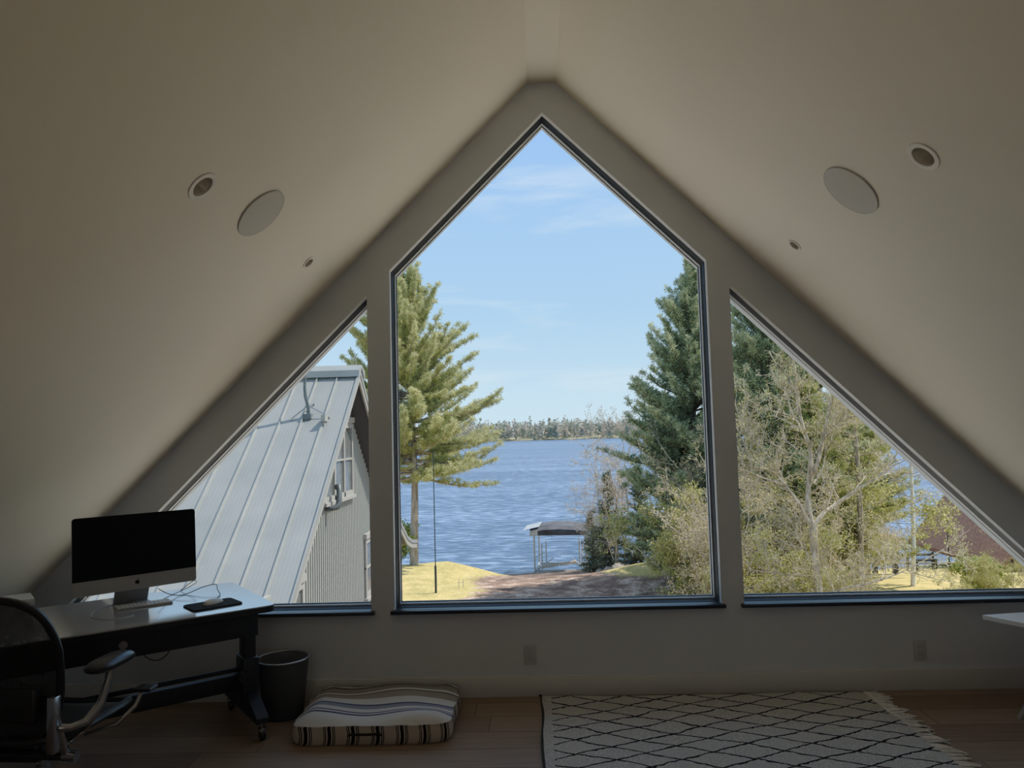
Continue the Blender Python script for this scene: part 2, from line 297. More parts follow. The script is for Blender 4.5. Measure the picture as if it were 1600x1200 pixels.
# ------------------------------------------------------------------ mesh helpers
class MB:
    """collects shapes, then links them as one mesh object"""
    def __init__(s): s.v = []; s.f = []; s.mi = []; s.sm = []
    def add(s, verts, faces, mi=0, smooth=False):
        o = len(s.v); s.v += [tuple(v) for v in verts]; s.f += [tuple(i+o for i in f) for f in faces]
        s.mi += [mi]*len(faces); s.sm += [smooth]*len(faces); return s
    def box(s, lo, hi, mi=0, mat=None):
        x0, y0, z0 = lo; x1, y1, z1 = hi
        v = [(x0,y0,z0),(x1,y0,z0),(x1,y1,z0),(x0,y1,z0),(x0,y0,z1),(x1,y0,z1),(x1,y1,z1),(x0,y1,z1)]
        if mat is not None: v = [tuple(mat @ Vector(p)) for p in v]
        return s.add(v, [(0,3,2,1),(4,5,6,7),(0,1,5,4),(1,2,6,5),(2,3,7,6),(3,0,4,7)], mi)
    def bbox(s, lo, hi, b=0.005, seg=2, mi=0, mat=None):
        """box with rounded edges"""
        bm = bmesh.new(); bmesh.ops.create_cube(bm, size=1)
        for v in bm.verts:
            v.co = Vector([lo[i]+(v.co[i]+0.5)*(hi[i]-lo[i]) for i in range(3)])
        bmesh.ops.bevel(bm, geom=list(bm.edges), offset=b, segments=seg, profile=0.5, affect='EDGES')
        if mat is not None: bmesh.ops.transform(bm, matrix=mat, verts=bm.verts)
        s.bm(bm, mi, True); return s
    def bm(s, bm, mi=0, smooth=False):
        bm.verts.index_update()
        s.add([v.co[:] for v in bm.verts], [[v.index for v in f.verts] for f in bm.faces], mi, smooth); bm.free()
    def tube(s, pts, rad, n=8, mi=0, caps=True, closed=False, smooth=True):
        pts = [Vector(p) for p in pts]; k = len(pts)
        if isinstance(rad, (int, float)): rad = [rad]*k
        o = len(s.v); up = None
        for i, p in enumerate(pts):
            if closed: d = pts[(i+1) % k]-pts[i-1]
            else: d = pts[min(i+1, k-1)]-pts[max(i-1, 0)]
            d.normalize()
            if up is None: up = Vector((0,0,1)) if abs(d.z) < 0.9 else Vector((1,0,0))
            a = up - d*up.dot(d)
            if a.length < 1e-4: a = d.orthogonal()
            a.normalize(); up = a; b = d.cross(a)
            for j in range(n):
                t = 2*PI*j/n; s.v.append(tuple(p + (a*math.cos(t)+b*math.sin(t))*rad[i]))
        fs = []
        for i in range(k if closed else k-1):
            i2 = (i+1) % k
            for j in range(n):
                fs.append((o+i*n+j, o+i*n+(j+1) % n, o+i2*n+(j+1) % n, o+i2*n+j))
        if caps and not closed:
            fs.append(tuple(o+j for j in range(n))[::-1]); fs.append(tuple(o+(k-1)*n+j for j in range(n)))
        s.f += fs; s.mi += [mi]*len(fs); s.sm += [smooth]*len(fs); return s
    def lathe(s, prof, n=32, mi=0, center=(0,0,0), smooth=True, mat=None, close=False):
        o = len(s.v); c = Vector(center)
        for r, z in prof:
            for j in range(n):
                t = 2*PI*j/n; p = Vector((r*math.cos(t), r*math.sin(t), z))
                if mat is not None: p = mat @ p
                s.v.append(tuple(p+c))
        fs = []; k = len(prof)
        for i in range(k-1):
            for j in range(n): fs.append((o+i*n+j, o+i*n+(j+1) % n, o+(i+1)*n+(j+1) % n, o+(i+1)*n+j))
        if close: fs.append(tuple(o+j for j in range(n))[::-1]); fs.append(tuple(o+(k-1)*n+j for j in range(n)))
        s.f += fs; s.mi += [mi]*len(fs); s.sm += [smooth]*len(fs); return s
    def prism(s, poly, depth, mi=0, mat=None, holes=()):
        """polygon (x,y) extruded from z=0 to depth"""
        loops = [poly]+list(holes)
        vs = [p for lp in loops for p in lp]; n = len(vs)
        tris = tessellate_polygon([[Vector((p[0], p[1], 0)) for p in lp] for lp in loops])
        v = [Vector((p[0], p[1], 0)) for p in vs]+[Vector((p[0], p[1], depth)) for p in vs]
        if mat is not None: v = [mat @ p for p in v]
        fs = [tuple(t)[::-1] for t in tris]+[tuple(i+n for i in t) for t in tris]
        o = 0
        for lp in loops:
            m = len(lp)
            for i in range(m): fs.append((o+i, o+(i+1) % m, n+o+(i+1) % m, n+o+i))
            o += m
        return s.add(v, fs, mi)
    def build(s, name, mats, parent=None, loc=None, fixn=True):
        me = bpy.data.meshes.new(name); me.from_pydata(s.v, [], s.f)
        if not isinstance(mats, (list, tuple)): mats = [mats]
        for m in mats: me.materials.append(m)
        me.polygons.foreach_set('material_index', s.mi); me.polygons.foreach_set('use_smooth', s.sm)
        me.update()
        if fixn:
            bm = bmesh.new(); bm.from_mesh(me); bmesh.ops.recalc_face_normals(bm, faces=bm.faces); bm.to_mesh(me); bm.free()
        try: me.set_sharp_from_angle(angle=R(40))
        except Exception: pass
        o = bpy.data.objects.new(name, me); COL.objects.link(o)
        if parent is not None: o.parent = parent
        if loc is not None: o.location = loc
        return o

def tag(o, label=None, cat=None, group=None, kind=None):
    if label: o['label'] = label
    if cat: o['category'] = cat
    if group: o['group'] = group
    if kind: o['kind'] = kind
    return o
def thing(name, label, cat, loc=(0,0,0), rz=0, group=None):
    o = bpy.data.objects.new(name, None); COL.objects.link(o); o.location = loc; o.rotation_euler = (0,0,rz)
    o.empty_display_size = 0.1
    return tag(o, label, cat, group)
def structure(o, label=None): o['kind'] = 'structure'; return o
def copy_tree(o, parent=None):
    c = o.copy(); COL.objects.link(c)
    if parent is not None: c.parent = parent
    for ch in [x for x in bpy.data.objects if x.parent is o]: copy_tree(ch, c)
    return c

def np_mesh(name, V, F, mats, parent=None, tint=None, mi=None, smooth=False):
    """V (n,3), F (m,k) arrays"""
    me = bpy.data.meshes.new(name); n, m, k = len(V), len(F), F.shape[1]
    me.vertices.add(n); me.vertices.foreach_set('co', np.ascontiguousarray(V, dtype=np.float32).ravel())
    me.loops.add(m*k); me.loops.foreach_set('vertex_index', np.ascontiguousarray(F, dtype=np.int32).ravel())
    me.polygons.add(m); me.polygons.foreach_set('loop_start', np.arange(0, m*k, k, dtype=np.int32))
    if not isinstance(mats, (list, tuple)): mats = [mats]
    for x in mats: me.materials.append(x)
    if smooth: me.polygons.foreach_set('use_smooth', np.ones(m, dtype=bool))
    me.update(calc_edges=True)
    if tint is not None:
        a = me.attributes.new('tint', 'FLOAT', 'POINT'); a.data.foreach_set('value', np.ascontiguousarray(tint, dtype=np.float32))
    o = bpy.data.objects.new(name, me); COL.objects.link(o)
    if parent is not None: o.parent = parent
    return o

# ------------------------------------------------------------------ the room
YW = 4.30            # inner face of the gable wall
SL = 0.9907          # slope of the raked ceiling
RA = 0.0862          # half width of the flat strip at the ridge
RZ = 3.5327          # height of that strip
KX = 3.05            # knee walls
def ceil_z(x): return RZ - SL*(abs(x)-RA)
ZS = 0.485           # bottom of the window openings
YB = -4.6            # back wall

def out_poly(b=0.0):
    zk = ceil_z(KX)
    return [(-KX-0.3, -0.3), (KX+0.3, -0.3), (KX+0.3, zk-0.3*SL+0.0), (RA, RZ+0.0), (-RA, RZ+0.0), (-KX-0.3, zk-0.3*SL)]
def center_poly(w, top, bot): return [(-w, bot), (w, bot), (w, top-SL*w), (0, top), (-w, top-SL*w)]
def side_poly(g, hyp0, bot, s):
    """right (s=1) or left triangle: hyp0 = height the slanted side would have at x=0"""
    hg = hyp0-SL*g; xe = (hyp0-bot)/SL; e = 0.02
    p = [(s*g, bot), (s*xe, bot), (s*g, hg)]
    return p if s > 0 else p[::-1]
OPC = center_poly(0.922, 3.3545, ZS)
OPR = side_poly(1.048, 3.334, ZS, 1); OPL = side_poly(1.056, 3.345, ZS, -1)

def XZ(y):       # maps polygon (x,z) + depth to world with the wall along X
    return Matrix(((1,0,0,0),(0,0,1,y),(0,1,0,0),(0,0,0,1)))
mb = MB(); mb.prism(out_poly(), 0.25, mat=XZ(YW), holes=[OPC, OPR, OPL])
structure(mb.build('wall_gable', M['wall']))
mb = MB(); mb.prism([(-KX, -0.1), (KX, -0.1), (KX, ceil_z(KX)), (RA, RZ), (-RA, RZ), (-KX, ceil_z(KX))], 0.2, mat=XZ(YB-0.2))
structure(mb.build('wall_back', M['wall']))
for s, nm in ((-1, 'wall_left'), (1, 'wall_right')):
    mb = MB(); x0, x1 = sorted((s*KX, s*(KX+0.2))); mb.box((x0, YB, -0.1), (x1, YW, ceil_z(KX)+0.02)); structure(mb.build(nm, M['wall']))
mb = MB(); mb.box((-KX-0.3, YB-0.2, -0.12), (KX+0.3, YW+0.25, 0)); structure(mb.build('floor', M['floor']))
for s, nm in ((0, 'baseboard_gable'), (-1, 'baseboard_left'), (1, 'baseboard_right')):
    mb = MB()
    if s == 0: mb.bbox((-KX, YW-0.016, 0), (KX, YW, 0.113), 0.003)
    else:
        x0, x1 = sorted((s*KX, s*(KX-0.016))); mb.bbox((x0, YB, 0), (x1, YW-0.016, 0.113), 0.003)
    structure(mb.build(nm, M['base']))

# raked ceiling with round holes for the downlights
LIGHTS = [(-1, 1.253, 2.573, 0.043), (-1, 1.245, 3.796, 0.027), (1, 1.256, 2.535, 0.043), (1, 1.247, 3.775, 0.027)]
CL = math.hypot(1, SL)
def slope_frame(s, x, y):
    """point on the ceiling and its axes: u down the slope, v along y, n into the room"""
    p = Vector((s*x, y, ceil_z(x)))
    u = Vector((s/CL, 0, -SL/CL)); v = Vector((0,1,0)); n = Vector((-s*SL/CL, 0, -1/CL))
    return p, u, v, n
for s, nm in ((-1, 'ceiling_left'), (1, 'ceiling_right')):
    p0, u, v, n = slope_frame(s, RA, 0)
    ulen = (KX+0.15-RA)*CL
    holes = []
    for ls, lx, ly, lr in LIGHTS:
        if ls != s: continue
        uu = (lx-RA)*CL
        holes.append([(uu+lr*math.cos(2*PI*k/28), ly+lr*math.sin(2*PI*k/28)) for k in range(28)])
    m4 = Matrix(((u.x, v.x, -n.x, p0.x), (u.y, v.y, -n.y, 0), (u.z, v.z, -n.z, p0.z), (0,0,0,1)))
    mb = MB(); mb.prism([(0, YB-0.2), (ulen, YB-0.2), (ulen, YW+0.02), (0, YW+0.02)], 0.03, mat=m4, holes=holes)
    structure(mb.build(nm, M['ceiling']))
mb = MB(); mb.box((-RA-0.03, YB-0.2, RZ), (RA+0.03, YW+0.02, RZ+0.04)); structure(mb.build('ceiling_ridge', M['ceiling']))
# outer roof; its unseen overhang past the gable is made deep to block sun
mb = MB(); t0 = 0.32
xo = KX+0.9
def oz(x): return RZ+t0+SL*RA-SL*x
mb.prism([(-xo, oz(xo)), (0, oz(0)), (xo, oz(xo)), (xo, oz(xo)+0.22), (0, oz(0)+0.22), (-xo, oz(xo)+0.22)], (YW+0.17+0.9)-(YB-0.6), mat=XZ(YB-0.6))
structure(mb.build('roof', M['soffit']))

# unseen pale deck added below the windows to bounce sunlight onto the ceiling
M['bounce_deck'] = simple('bounce_deck_boards', (0.84, 0.77, 0.64), 0.7, noise=0.05)
mb = MB()
for q in range(24): mb.box((-6.5, YW+0.27+q*0.142, -0.42), (6.5, YW+0.27+q*0.142+0.136, -0.38))
structure(mb.build('bounce_deck', M['bounce_deck']))
mb = MB(); mb.box((-6.5, YW+0.25, -0.60), (6.5, YW+3.6, -0.43)); mb.box((-KX-0.3, YB, -4.8), (KX+0.3, YW+0.2, -0.15)); structure(mb.build('wall_lower_storey', M['siding']))

# windows: dark frame, metal bead, gasket, glass and sill board
def ring(mb, outer, inner, y0, y1, mi=0):
    mb.prism(outer, y1-y0, mi, XZ(y0), holes=[inner])
def window(idx, opening, glass_poly, big, scale_mid, scale_bead, sill_x):
    root = bpy.data.objects.new('window_%d' % idx, None); COL.objects.link(root); root['kind'] = 'structure'
    def lerp(t): return [((1-t)*a[0]+t*b[0], (1-t)*a[1]+t*b[1]) for a, b in zip(opening, glass_poly)]
    # the opening is lined with plaster near the room and the frame behind it
    f0 = lerp(scale_mid); f1 = lerp(scale_bead)
    mb = MB(); ring(mb, big, lerp(0.02), YW+0.004, YW+0.05); mb.build('jamb_lining', M['reveal'], root)
    mb = MB(); ring(mb, big, f0, YW+0.05, YW+0.125); mb.build('frame', M['dark_frame'], root)
    mb = MB(); ring(mb, big, f1, YW+0.125, YW+0.163); mb.build('glazing_bead', M['bead'], root)
    mb = MB(); ring(mb, big, glass_poly, YW+0.163, YW+0.172); mb.build('gasket', M['gasket'], root)
    mb = MB(); mb.add([(p[0]*1.003, YW+0.174, p[1]) for p in lerp(0.7)], [tuple(range(len(glass_poly)))]); mb.build('glass', M['glass'], root, fixn=False)
    mb = MB(); mb.bbox((sill_x[0], YW-0.030, ZS-0.018), (sill_x[1], YW+0.001, ZS+0.002), 0.003)
    xs = [p[0] for p in opening]
    mb.box((min(xs), YW, ZS-0.018), (max(xs), YW+0.06, ZS+0.002)); mb.build('sill', M['sill'], root)
    return root
window(1, OPC, center_poly(0.9087, 3.337, 0.4997), center_poly(0.945, 3.40, 0.455), 0.25, 0.75, (-0.941, 0.941))
window(2, OPR, side_poly(1.060, 3.330, 0.4997, 1), side_poly(1.02, 3.39, 0.455, 1), 0.25, 0.75, (1.028, 2.93))
window(3, OPL, side_poly(1.075, 3.335, 0.4997, -1), side_poly(1.03, 3.40, 0.455, -1), 0.25, 0.75, (-2.93, -1.032))

# ------------------------------------------------------------------ ceiling fittings
def downlight(s, x, y, r, label):
    p, u, v, n = slope_frame(s, x, y)
    m4 = Matrix(((u.x, v.x, n.x, p.x), (u.y, v.y, n.y, p.y), (u.z, v.z, n.z, p.z), (0,0,0,1)))
    t = thing('recessed_downlight', label, 'ceiling light', p, group=None)
    m3 = m4.to_3x3().to_4x4()
    mb = MB(); mb.lathe([(r*0.93, -0.004), (r*0.98, 0.004), (r*1.12, 0.006), (r*1.38, 0.004), (r*1.42, 0.0)], 40, mat=m3); mb.build('trim_ring', M['trimring'], t)
    mb = MB(); mb.lathe([(r*0.95, 0.0), (r*0.9, -0.02), (r*0.75, -0.06), (r*0.5, -0.085), (0.002, -0.09)], 40, mat=m3); mb.build('reflector', M['can'], t, fixn=False)
    mb = MB(); mb.lathe([(0.001, -0.055), (r*0.3, -0.058), (r*0.4, -0.075), (r*0.38, -0.086)], 24, mat=m3); mb.build('lamp', M['bulb'], t)
    return t
downlight(*LIGHTS[0], 'large round recessed downlight on the sloped ceiling above the desk side')
downlight(*LIGHTS[1], 'small recessed downlight near the gable wall, below the left speaker')
downlight(*LIGHTS[2], 'large round recessed downlight on the right slope of the ceiling')
downlight(*LIGHTS[3], 'small recessed downlight near the gable wall, below the right speaker')
def speaker(s, x, y, r, label):
    p, u, v, n = slope_frame(s, x, y)
    m3 = Matrix(((u.x, v.x, n.x, 0), (u.y, v.y, n.y, 0), (u.z, v.z, n.z, 0), (0,0,0,1)))
    t = thing('ceiling_speaker', label, 'speaker', p)
    mb = MB(); mb.lathe([(r, 0.0), (r, 0.005), (r*0.985, 0.007), (r*0.97, 0.006)], 56, mat=m3); mb.build('rim', M['spk_rim'], t)
    mb = MB(); mb.lathe([(r*0.97, 0.006), (r*0.5, 0.0065), (0.001, 0.0065)], 56, mat=m3); mb.build('grille', M['spk'], t)
M['spk'] = simple('speaker_grille', (0.60, 0.57, 0.53), 0.7, bump=0.4, bscale=500)
M['spk_rim'] = simple('speaker_rim', (0.5, 0.49, 0.48), 0.6)
speaker(-1, 1.213, 3.035, 0.122, 'round flush speaker grille on the left ceiling slope')
speaker(1, 1.213, 3.015, 0.127, 'round flush speaker grille on the right ceiling slope')

def outlet(x, z, label):
    t = thing('wall_outlet', label, 'outlet', (x, YW, z))
    mb = MB(); mb.bbox((-0.034, -0.006, -0.055), (0.034, 0, 0.055), 0.003); mb.build('cover_plate', M['outlet'], t)
    for k in (-0.02, 0.02):
        mb = MB(); mb.bbox((-0.016, -0.009, k-0.014), (0.016, -0.005, k+0.014), 0.002); so = mb.build('socket', M['outlet'], t)
        mb = MB(); mb.box((-0.007, -0.0096, k-0.003), (-0.005, -0.0088, k+0.007)); mb.box((0.005, -0.0096, k-0.003), (0.007, -0.0088, k+0.007)); mb.build('slot', M['slot'], so)
outlet(-0.158, 0.225, 'pale wall outlet below the large centre window')
outlet(2.001, 0.21, 'pale wall outlet low on the wall below the right window')

# ------------------------------------------------------------------ desk
DA = math.atan2(0.61, 0.79)           # desk length runs along local X (to the room), depth along local Y
F = Vector((-1.381, 3.668, 0)); DL = Vector((-0.79, -0.61, 0)); DD = Vector((-0.61, 0.79, 0))
DZ = 0.672; DEP = 0.755; LEN = 1.40
def dk(l, d, z=0.0): return F + DL*l + DD*d + Vector((0,0,z))
desk = thing('standing_desk', 'dark crank standing desk with pale reflective top and casters, angled in the corner', 'desk', dk(0, 0), DA)
# local frame: x = -l, y = d
def lbox(mb, l0, l1, d0, d1, z0, z1, b=0.004, mi=0): mb.bbox((-l1, d0, z0), (-l0, d1, z1), b, 2, mi); return mb
def rounded_rect(x0, x1, y0, y1, r, n=6):
    pts = []
    for cx, cy, a in ((x1-r, y1-r, 0), (x0+r, y1-r, 90), (x0+r, y0+r, 180), (x1-r, y0+r, 270)):
        for k in range(n+1):
            t = R(a+90*k/n); pts.append((cx+r*math.cos(t), cy+r*math.sin(t)))
    return pts
mb = MB(); mb.prism(rounded_rect(-LEN, 0, 0, DEP, 0.035), 0.006, mat=Matrix.Translation((0,0,DZ-0.006))); mb.build('desktop_surface', M['desk_top'], desk)
mb = MB(); mb.prism(rounded_rect(-LEN, 0, 0, DEP, 0.035), 0.026, mat=Matrix.Translation((0,0,DZ-0.032))); mb.build('desktop_edge', M['black'], desk)
mb = MB(); lbox(mb, 0.07, LEN-0.10, 0.05, 0.30, DZ-0.145, DZ-0.032); mb.build('apron', M['black'], desk)
mb = MB(); mb.bbox((-LEN+0.1, 0.30, DZ-0.07), (-0.06, 0.66, DZ-0.032), 0.004); mb.build('under_frame', M['black'], desk)
for l0 in (0.004, LEN-0.13):
    lg = MB(); lbox(lg, l0, l0+0.06, 0.30, 0.40, 0.12, DZ-0.03, 0.008); lbox(lg, l0-0.01, l0+0.07, 0.28, 0.42, 0.12, 0.36, 0.008)
    lo = lg.build('leg', M['black'], desk)
    ft = MB(); x0, x1 = -(l0+0.06), -l0
    ft.prism([(0.10, 0.085), (0.67, 0.085), (0.67, 0.11), (0.45, 0.20), (0.29, 0.20), (0.10, 0.11)], x1-x0, mat=Matrix(((0,0,1,x0),(1,0,0,0),(0,1,0,0),(0,0,0,1))))
    fo = ft.build('foot', M['black'], desk)
    for d0 in (0.115, 0.655):
        c = bpy.data.objects.new('caster', None); COL.objects.link(c); c.parent = desk
        xm = (x0+x1)/2
        k = MB(); k.tube([(xm, d0, 0.05), (xm, d0, 0.09)], 0.011, 12); k.bbox((xm-0.017, d0-0.02, 0.045), (xm+0.017, d0+0.02, 0.062), 0.003); k.build('caster_fork', M['chrome'], c)
        k = MB(); k.lathe([(0.006, -0.011), (0.026, -0.011), (0.029, -0.006), (0.029, 0.006), (0.026, 0.011), (0.006, 0.011)], 24, mat=Matrix.Rotation(PI/2, 4, 'Y'), center=(xm, d0, 0.0295), close=True); k.build('caster_wheel', M['black_plastic'], c)
mb = MB(); lbox(mb, 0.06, LEN-0.13, 0.33, 0.375, 0.195, 0.275, 0.006); mb.tube([(-0.06, 0.35, 0.298), (-LEN+0.13, 0.35, 0.298)], 0.012, 10); mb.build('stretcher', M['black'], desk)
mb = MB(); mb.tube([(-0.065, 0.30, 0.27), (-0.065, 0.265, 0.27)], 0.032, 20); mb.build('clamp_knob', M['black'], desk)
mb = MB(); mb.tube([(-0.66, 0.052, DZ-0.085), (-0.66, 0.044, DZ-0.085)], 0.018, 24); mb.tube([(-0.66, 0.045, DZ-0.085), (-0.66, 0.036, DZ-0.085)], 0.008, 16); mb.build('crank_socket', M['leg_metal'], desk)

# computer
W = 0.571
comp = thing('desktop_computer', 'silver all-in-one computer with a dark screen, standing on the desk', 'computer', (-2.079, 3.69, DZ), 0.78)
Ht = Matrix.Translation((0, 0, 0.083)) @ Matrix.Rotation(-0.068, 4, 'X')
H = 0.645*W
def rr_panel(mb, x0, x1, z0, z1, r, y0, y1, mi=0, top_only=False):
    mb.prism(rounded_rect(x0, x1, z0, z1, r, 5), y1-y0, mi, Ht @ XZ(y0))
mb = MB(); rr_panel(mb, -W/2, W/2, 0, H, 0.014, 0.0, 0.006)
mb.prism(rounded_rect(-W/2+0.03, W/2-0.03, 0.03, H-0.03, 0.05, 6), 0.03, 0, Ht @ XZ(0.006)); mb.build('housing', M['imac_alu'], comp)
mb = MB(); mb.prism(rounded_rect(-W/2+0.0005, W/2-0.0005, 0.0005, H*0.188, 0.013, 5), 0.0012, 0, Ht @ XZ(-0.0012)); mb.build('chin', M['imac_alu'], comp)
mb = MB(); mb.prism([(-W/2+0.0005, H*0.188), (W/2-0.0005, H*0.188)]+[p for p in rounded_rect(-W/2+0.0005, W/2-0.0005, H*0.188, H-0.0005, 0.014, 5) if p[1] > H*0.5], 0.0022, 0, Ht @ XZ(-0.0022)); mb.build('screen', M['screen'], comp)
mb = MB()
cz = H*0.094; q = 0.0105                 # fruit emblem with a bite and a leaf
body = []
for k in range(36):
    t = 2*PI*k/36; rr = q*(1+0.06*math.cos(2*t)-0.12*max(0, math.sin(t))**8-0.07*max(0, -math.sin(t))**10)
    x, z = rr*math.cos(t), rr*math.sin(t)*0.98
    bx, bz, br = q*1.12, q*0.12, q*0.46
    dd = math.hypot(x-bx, z-bz)
    if dd < br:
        a = math.atan2(z-bz, x-bx); x, z = bx+br*math.cos(a), bz+br*math.sin(a)
    body.append((x, z+cz))
mb.prism(body, 0.0006, 0, Ht @ XZ(-0.0019))
leaf = [(q*0.02+q*0.42*t+w*q*0.13*math.sin(PI*t), cz+q*1.08+q*0.5*t-w*q*0.13*math.sin(PI*t)) for w in (1, -1) for t in ([0, .25, .5, .75, 1] if w > 0 else [.75, .5, .25])]
mb.prism(leaf, 0.0006, 0, Ht @ XZ(-0.0019)); mb.build('logo', M['logo'], comp)
mb = MB()
mb.bbox((-0.065*W/0.57*1.25, -0.055, 0.0), (0.065*W/0.57*1.25, 0.115, 0.006), 0.002)
st = [(-0.06, 0.115, 0.006), (0.06, 0.115, 0.006), (0.06, 0.045, 0.17), (-0.06, 0.045, 0.17), (-0.06, 0.107, 0.006), (0.06, 0.107, 0.006), (0.06, 0.037, 0.17), (-0.06, 0.037, 0.17)]
mb.add([(x*1.33, y, z) for x, y, z in st], [(0,1,2,3), (7,6,5,4), (0,4,5,1), (1,5,6,2), (2,6,7,3), (3,7,4,0)])
mb.build('stand', M['imac_alu'], comp)

# keyboard
kb = thing('keyboard', 'slim white compact keyboard lying in front of the computer stand', 'keyboard', (-2.075, 3.748, DZ), math.atan2(0.149, 0.193))
kb.location = (-2.053+0.0, 3.70, DZ)
mb = MB(); mb.bbox((-0.125, -0.05, 0.0), (0.125, 0.05, 0.008), 0.003); mb.build('case', M['imac_alu'], kb)
mb = MB()
for r in range(5):
    for c in range(13):
        if r == 0 and 3 < c < 9: continue
        mb.bbox((-0.121+c*0.0188, -0.046+r*0.0188, 0.008), (-0.121+c*0.0188+0.0165, -0.046+r*0.0188+0.0165, 0.0105), 0.0012, 1)
mb.bbox((-0.121+4*0.0188, -0.046, 0.008), (-0.121+8*0.0188+0.0165, -0.0295, 0.0105), 0.0012, 1)
mb.build('keys', M['white_plastic'], kb)
# mouse mat and mouse
mp_ = thing('mouse_mat', 'dark rounded mouse mat lying near the desk corner', 'mouse mat', (-1.695, 3.675, DZ), R(43))
mb = MB(); mb.prism(rounded_rect(-0.118, 0.118, -0.085, 0.085, 0.02), 0.006); mb.build('mat', M['pad'], mp_)
mb = MB(); pts = [(x, y, 0.006) for x, y in rounded_rect(-0.116, 0.116, -0.083, 0.083, 0.02)]; mb.tube(pts, 0.0014, 6, closed=True); mb.build('stitched_edge', M['black'], mp_)
ms = thing('computer_mouse', 'white wireless mouse resting on the dark mouse mat', 'mouse', (-1.70, 3.69, DZ+0.006), R(-25))
bm = bmesh.new(); bmesh.ops.create_uvsphere(bm, u_segments=24, v_segments=16, radius=1)
for v in bm.verts:
    z = v.co.z
    v.co = Vector((math.copysign(abs(v.co.x)**0.8, v.co.x)*0.028, math.copysign(abs(v.co.y)**0.85, v.co.y)*0.053, 0.004+max(z, -0.2)*0.018*(1-0.15*v.co.y)))
mb = MB(); mb.bm(bm, 0, True); mb.build('shell', M['white_plastic'], ms)
mb = MB(); mb.bbox((-0.02, -0.042, 0.0), (0.02, 0.042, 0.002), 0.001); mb.build('base', M['leg_metal'], ms)

def cable(name, pts, r, mat, label, cat='cable'):
    P = [Vector(p) for p in pts]; out = []
    for i in range(len(P)-1):
        p0, p1, p2, p3 = P[max(i-1, 0)], P[i], P[i+1], P[min(i+2, len(P)-1)]
        for k in range(6):
            t = k/6; out.append(0.5*((2*p1)+(-p0+p2)*t+(2*p0-5*p1+4*p2-p3)*t*t+(-p0+3*p1-3*p2+p3)*t**3))
    out.append(P[-1])
    mb = MB(); mb.tube(out, r, 6); return tag(mb.build(name, mat), label, cat)
zc = DZ+0.0025
cable('charging_cable', [(-2.13, 3.80, zc), (-2.22, 3.74, zc), (-2.235, 3.62, zc), (-2.19, 3.49, zc), (-2.10, 3.42, zc), (-2.02, 3.43, zc), (-1.985, 3.49, zc)], 0.0022, M['cord_white'], 'thin white cable curling across the desk in front of the keyboard')
cable('power_cable', [(-2.03, 3.80, DZ+0.06), (-2.00, 3.86, DZ+0.02), (-1.96, 3.93, zc), (-1.88, 3.99, DZ+0.03), (-1.83, 4.02, DZ+0.035), (-1.80, 3.97, DZ+0.02), (-1.755, 3.90, zc), (-1.74, 3.83, zc)], 0.0022, M['cord_black'], 'thin black cable arching behind the computer to the mouse mat')
cable('monitor_cable', [(-2.02, 3.83, zc), (-1.93, 3.98, DZ+0.045), (-1.97, 4.06, DZ+0.05), (-2.03, 4.04, zc)], 0.002, M['cord_black'], 'thin black cable looping up behind the computer stand')
cable('hanging_cable', [(-1.985, 3.55, DZ-0.07), (-1.992, 3.55, 0.535), (-1.972, 3.55, 0.475), (-1.915, 3.55, 0.448), (-1.86, 3.55, 0.475), (-1.838, 3.55, 0.54), (-1.842, 3.55, DZ-0.07)], 0.0025, M['cord_black'], 'black cable hanging in a loop under the desk')

ps = thing('paper_stack', 'stack of loose white papers on the far desk end behind the chair', 'papers', (-2.60, 3.45, DZ), DA)
random.seed(4)
for k in range(9):
    mb = MB(); a = random.uniform(-0.06, 0.06); mb.box((-0.13, -0.09, k*0.0105), (0.13, 0.09, k*0.0105+0.009), mat=Matrix.Rotation(a, 4, 'Z')); mb.build('paper_bundle', M['paper'], ps)

# ------------------------------------------------------------------ office chair
ch = thing('office_chair', 'black mesh office chair with polished metal arms, pulled up to the desk', 'chair', (-1.99, 2.86, 0), R(-4)); ch.scale = (1.04, 1.04, 1.035)
def back_outline(n=64):
    pts = []
    for k in range(n):
        t = 2*PI*k/n; c, s_ = math.cos(t), math.sin(t)
        x = math.copysign(abs(c)**0.55, c); z = math.copysign(abs(s_)**0.55, s_)
        w = 0.232*(0.83+0.17*min(1, (z+1)/1.3)); zz = 0.66+0.262*z
        if z < 0: zz = 0.66+0.245*z
        pts.append((x*w, zz))
    return pts
def back_y(x, z):           # backrest leans back and wraps forward at the sides
    t = (z-0.42)/0.5
    return -0.20-0.13*t+0.05*math.sin(PI*t)*0.6+0.35*x*x
bo = back_outline()
mb = MB(); mb.tube([(x, back_y(x, z), z) for x, z in bo], 0.013, 8, closed=True); mb.build('back_frame', M['black_plastic'], ch)
mb = MB(); rings = []
for k in range(8):
    s_ = 1-k/8.0
    rings.append([(x*s_, 0.66+(z-0.66)*s_) for x, z in bo])
vs = [(x, back_y(x, z), z) for rg in rings for x, z in rg]; n = len(bo)
fs = [(k*n+j, k*n+(j+1) % n, (k+1)*n+(j+1) % n, (k+1)*n+j) for k in range(7) for j in range(n)]
vs.append((0, back_y(0, 0.66), 0.66)); fs += [(7*n+j, 7*n+(j+1) % n, 8*n) for j in range(n)]
mb.add(vs, fs, 0, True); mb.build('backrest', M['chair_mesh'], ch)
mb = MB(); mb.bbox((-0.17, back_y(0, 0.6)-0.045, 0.50), (0.17, back_y(0, 0.6)-0.015, 0.62), 0.012, 3); mb.build('lumbar_pad', M['black_plastic'], ch)
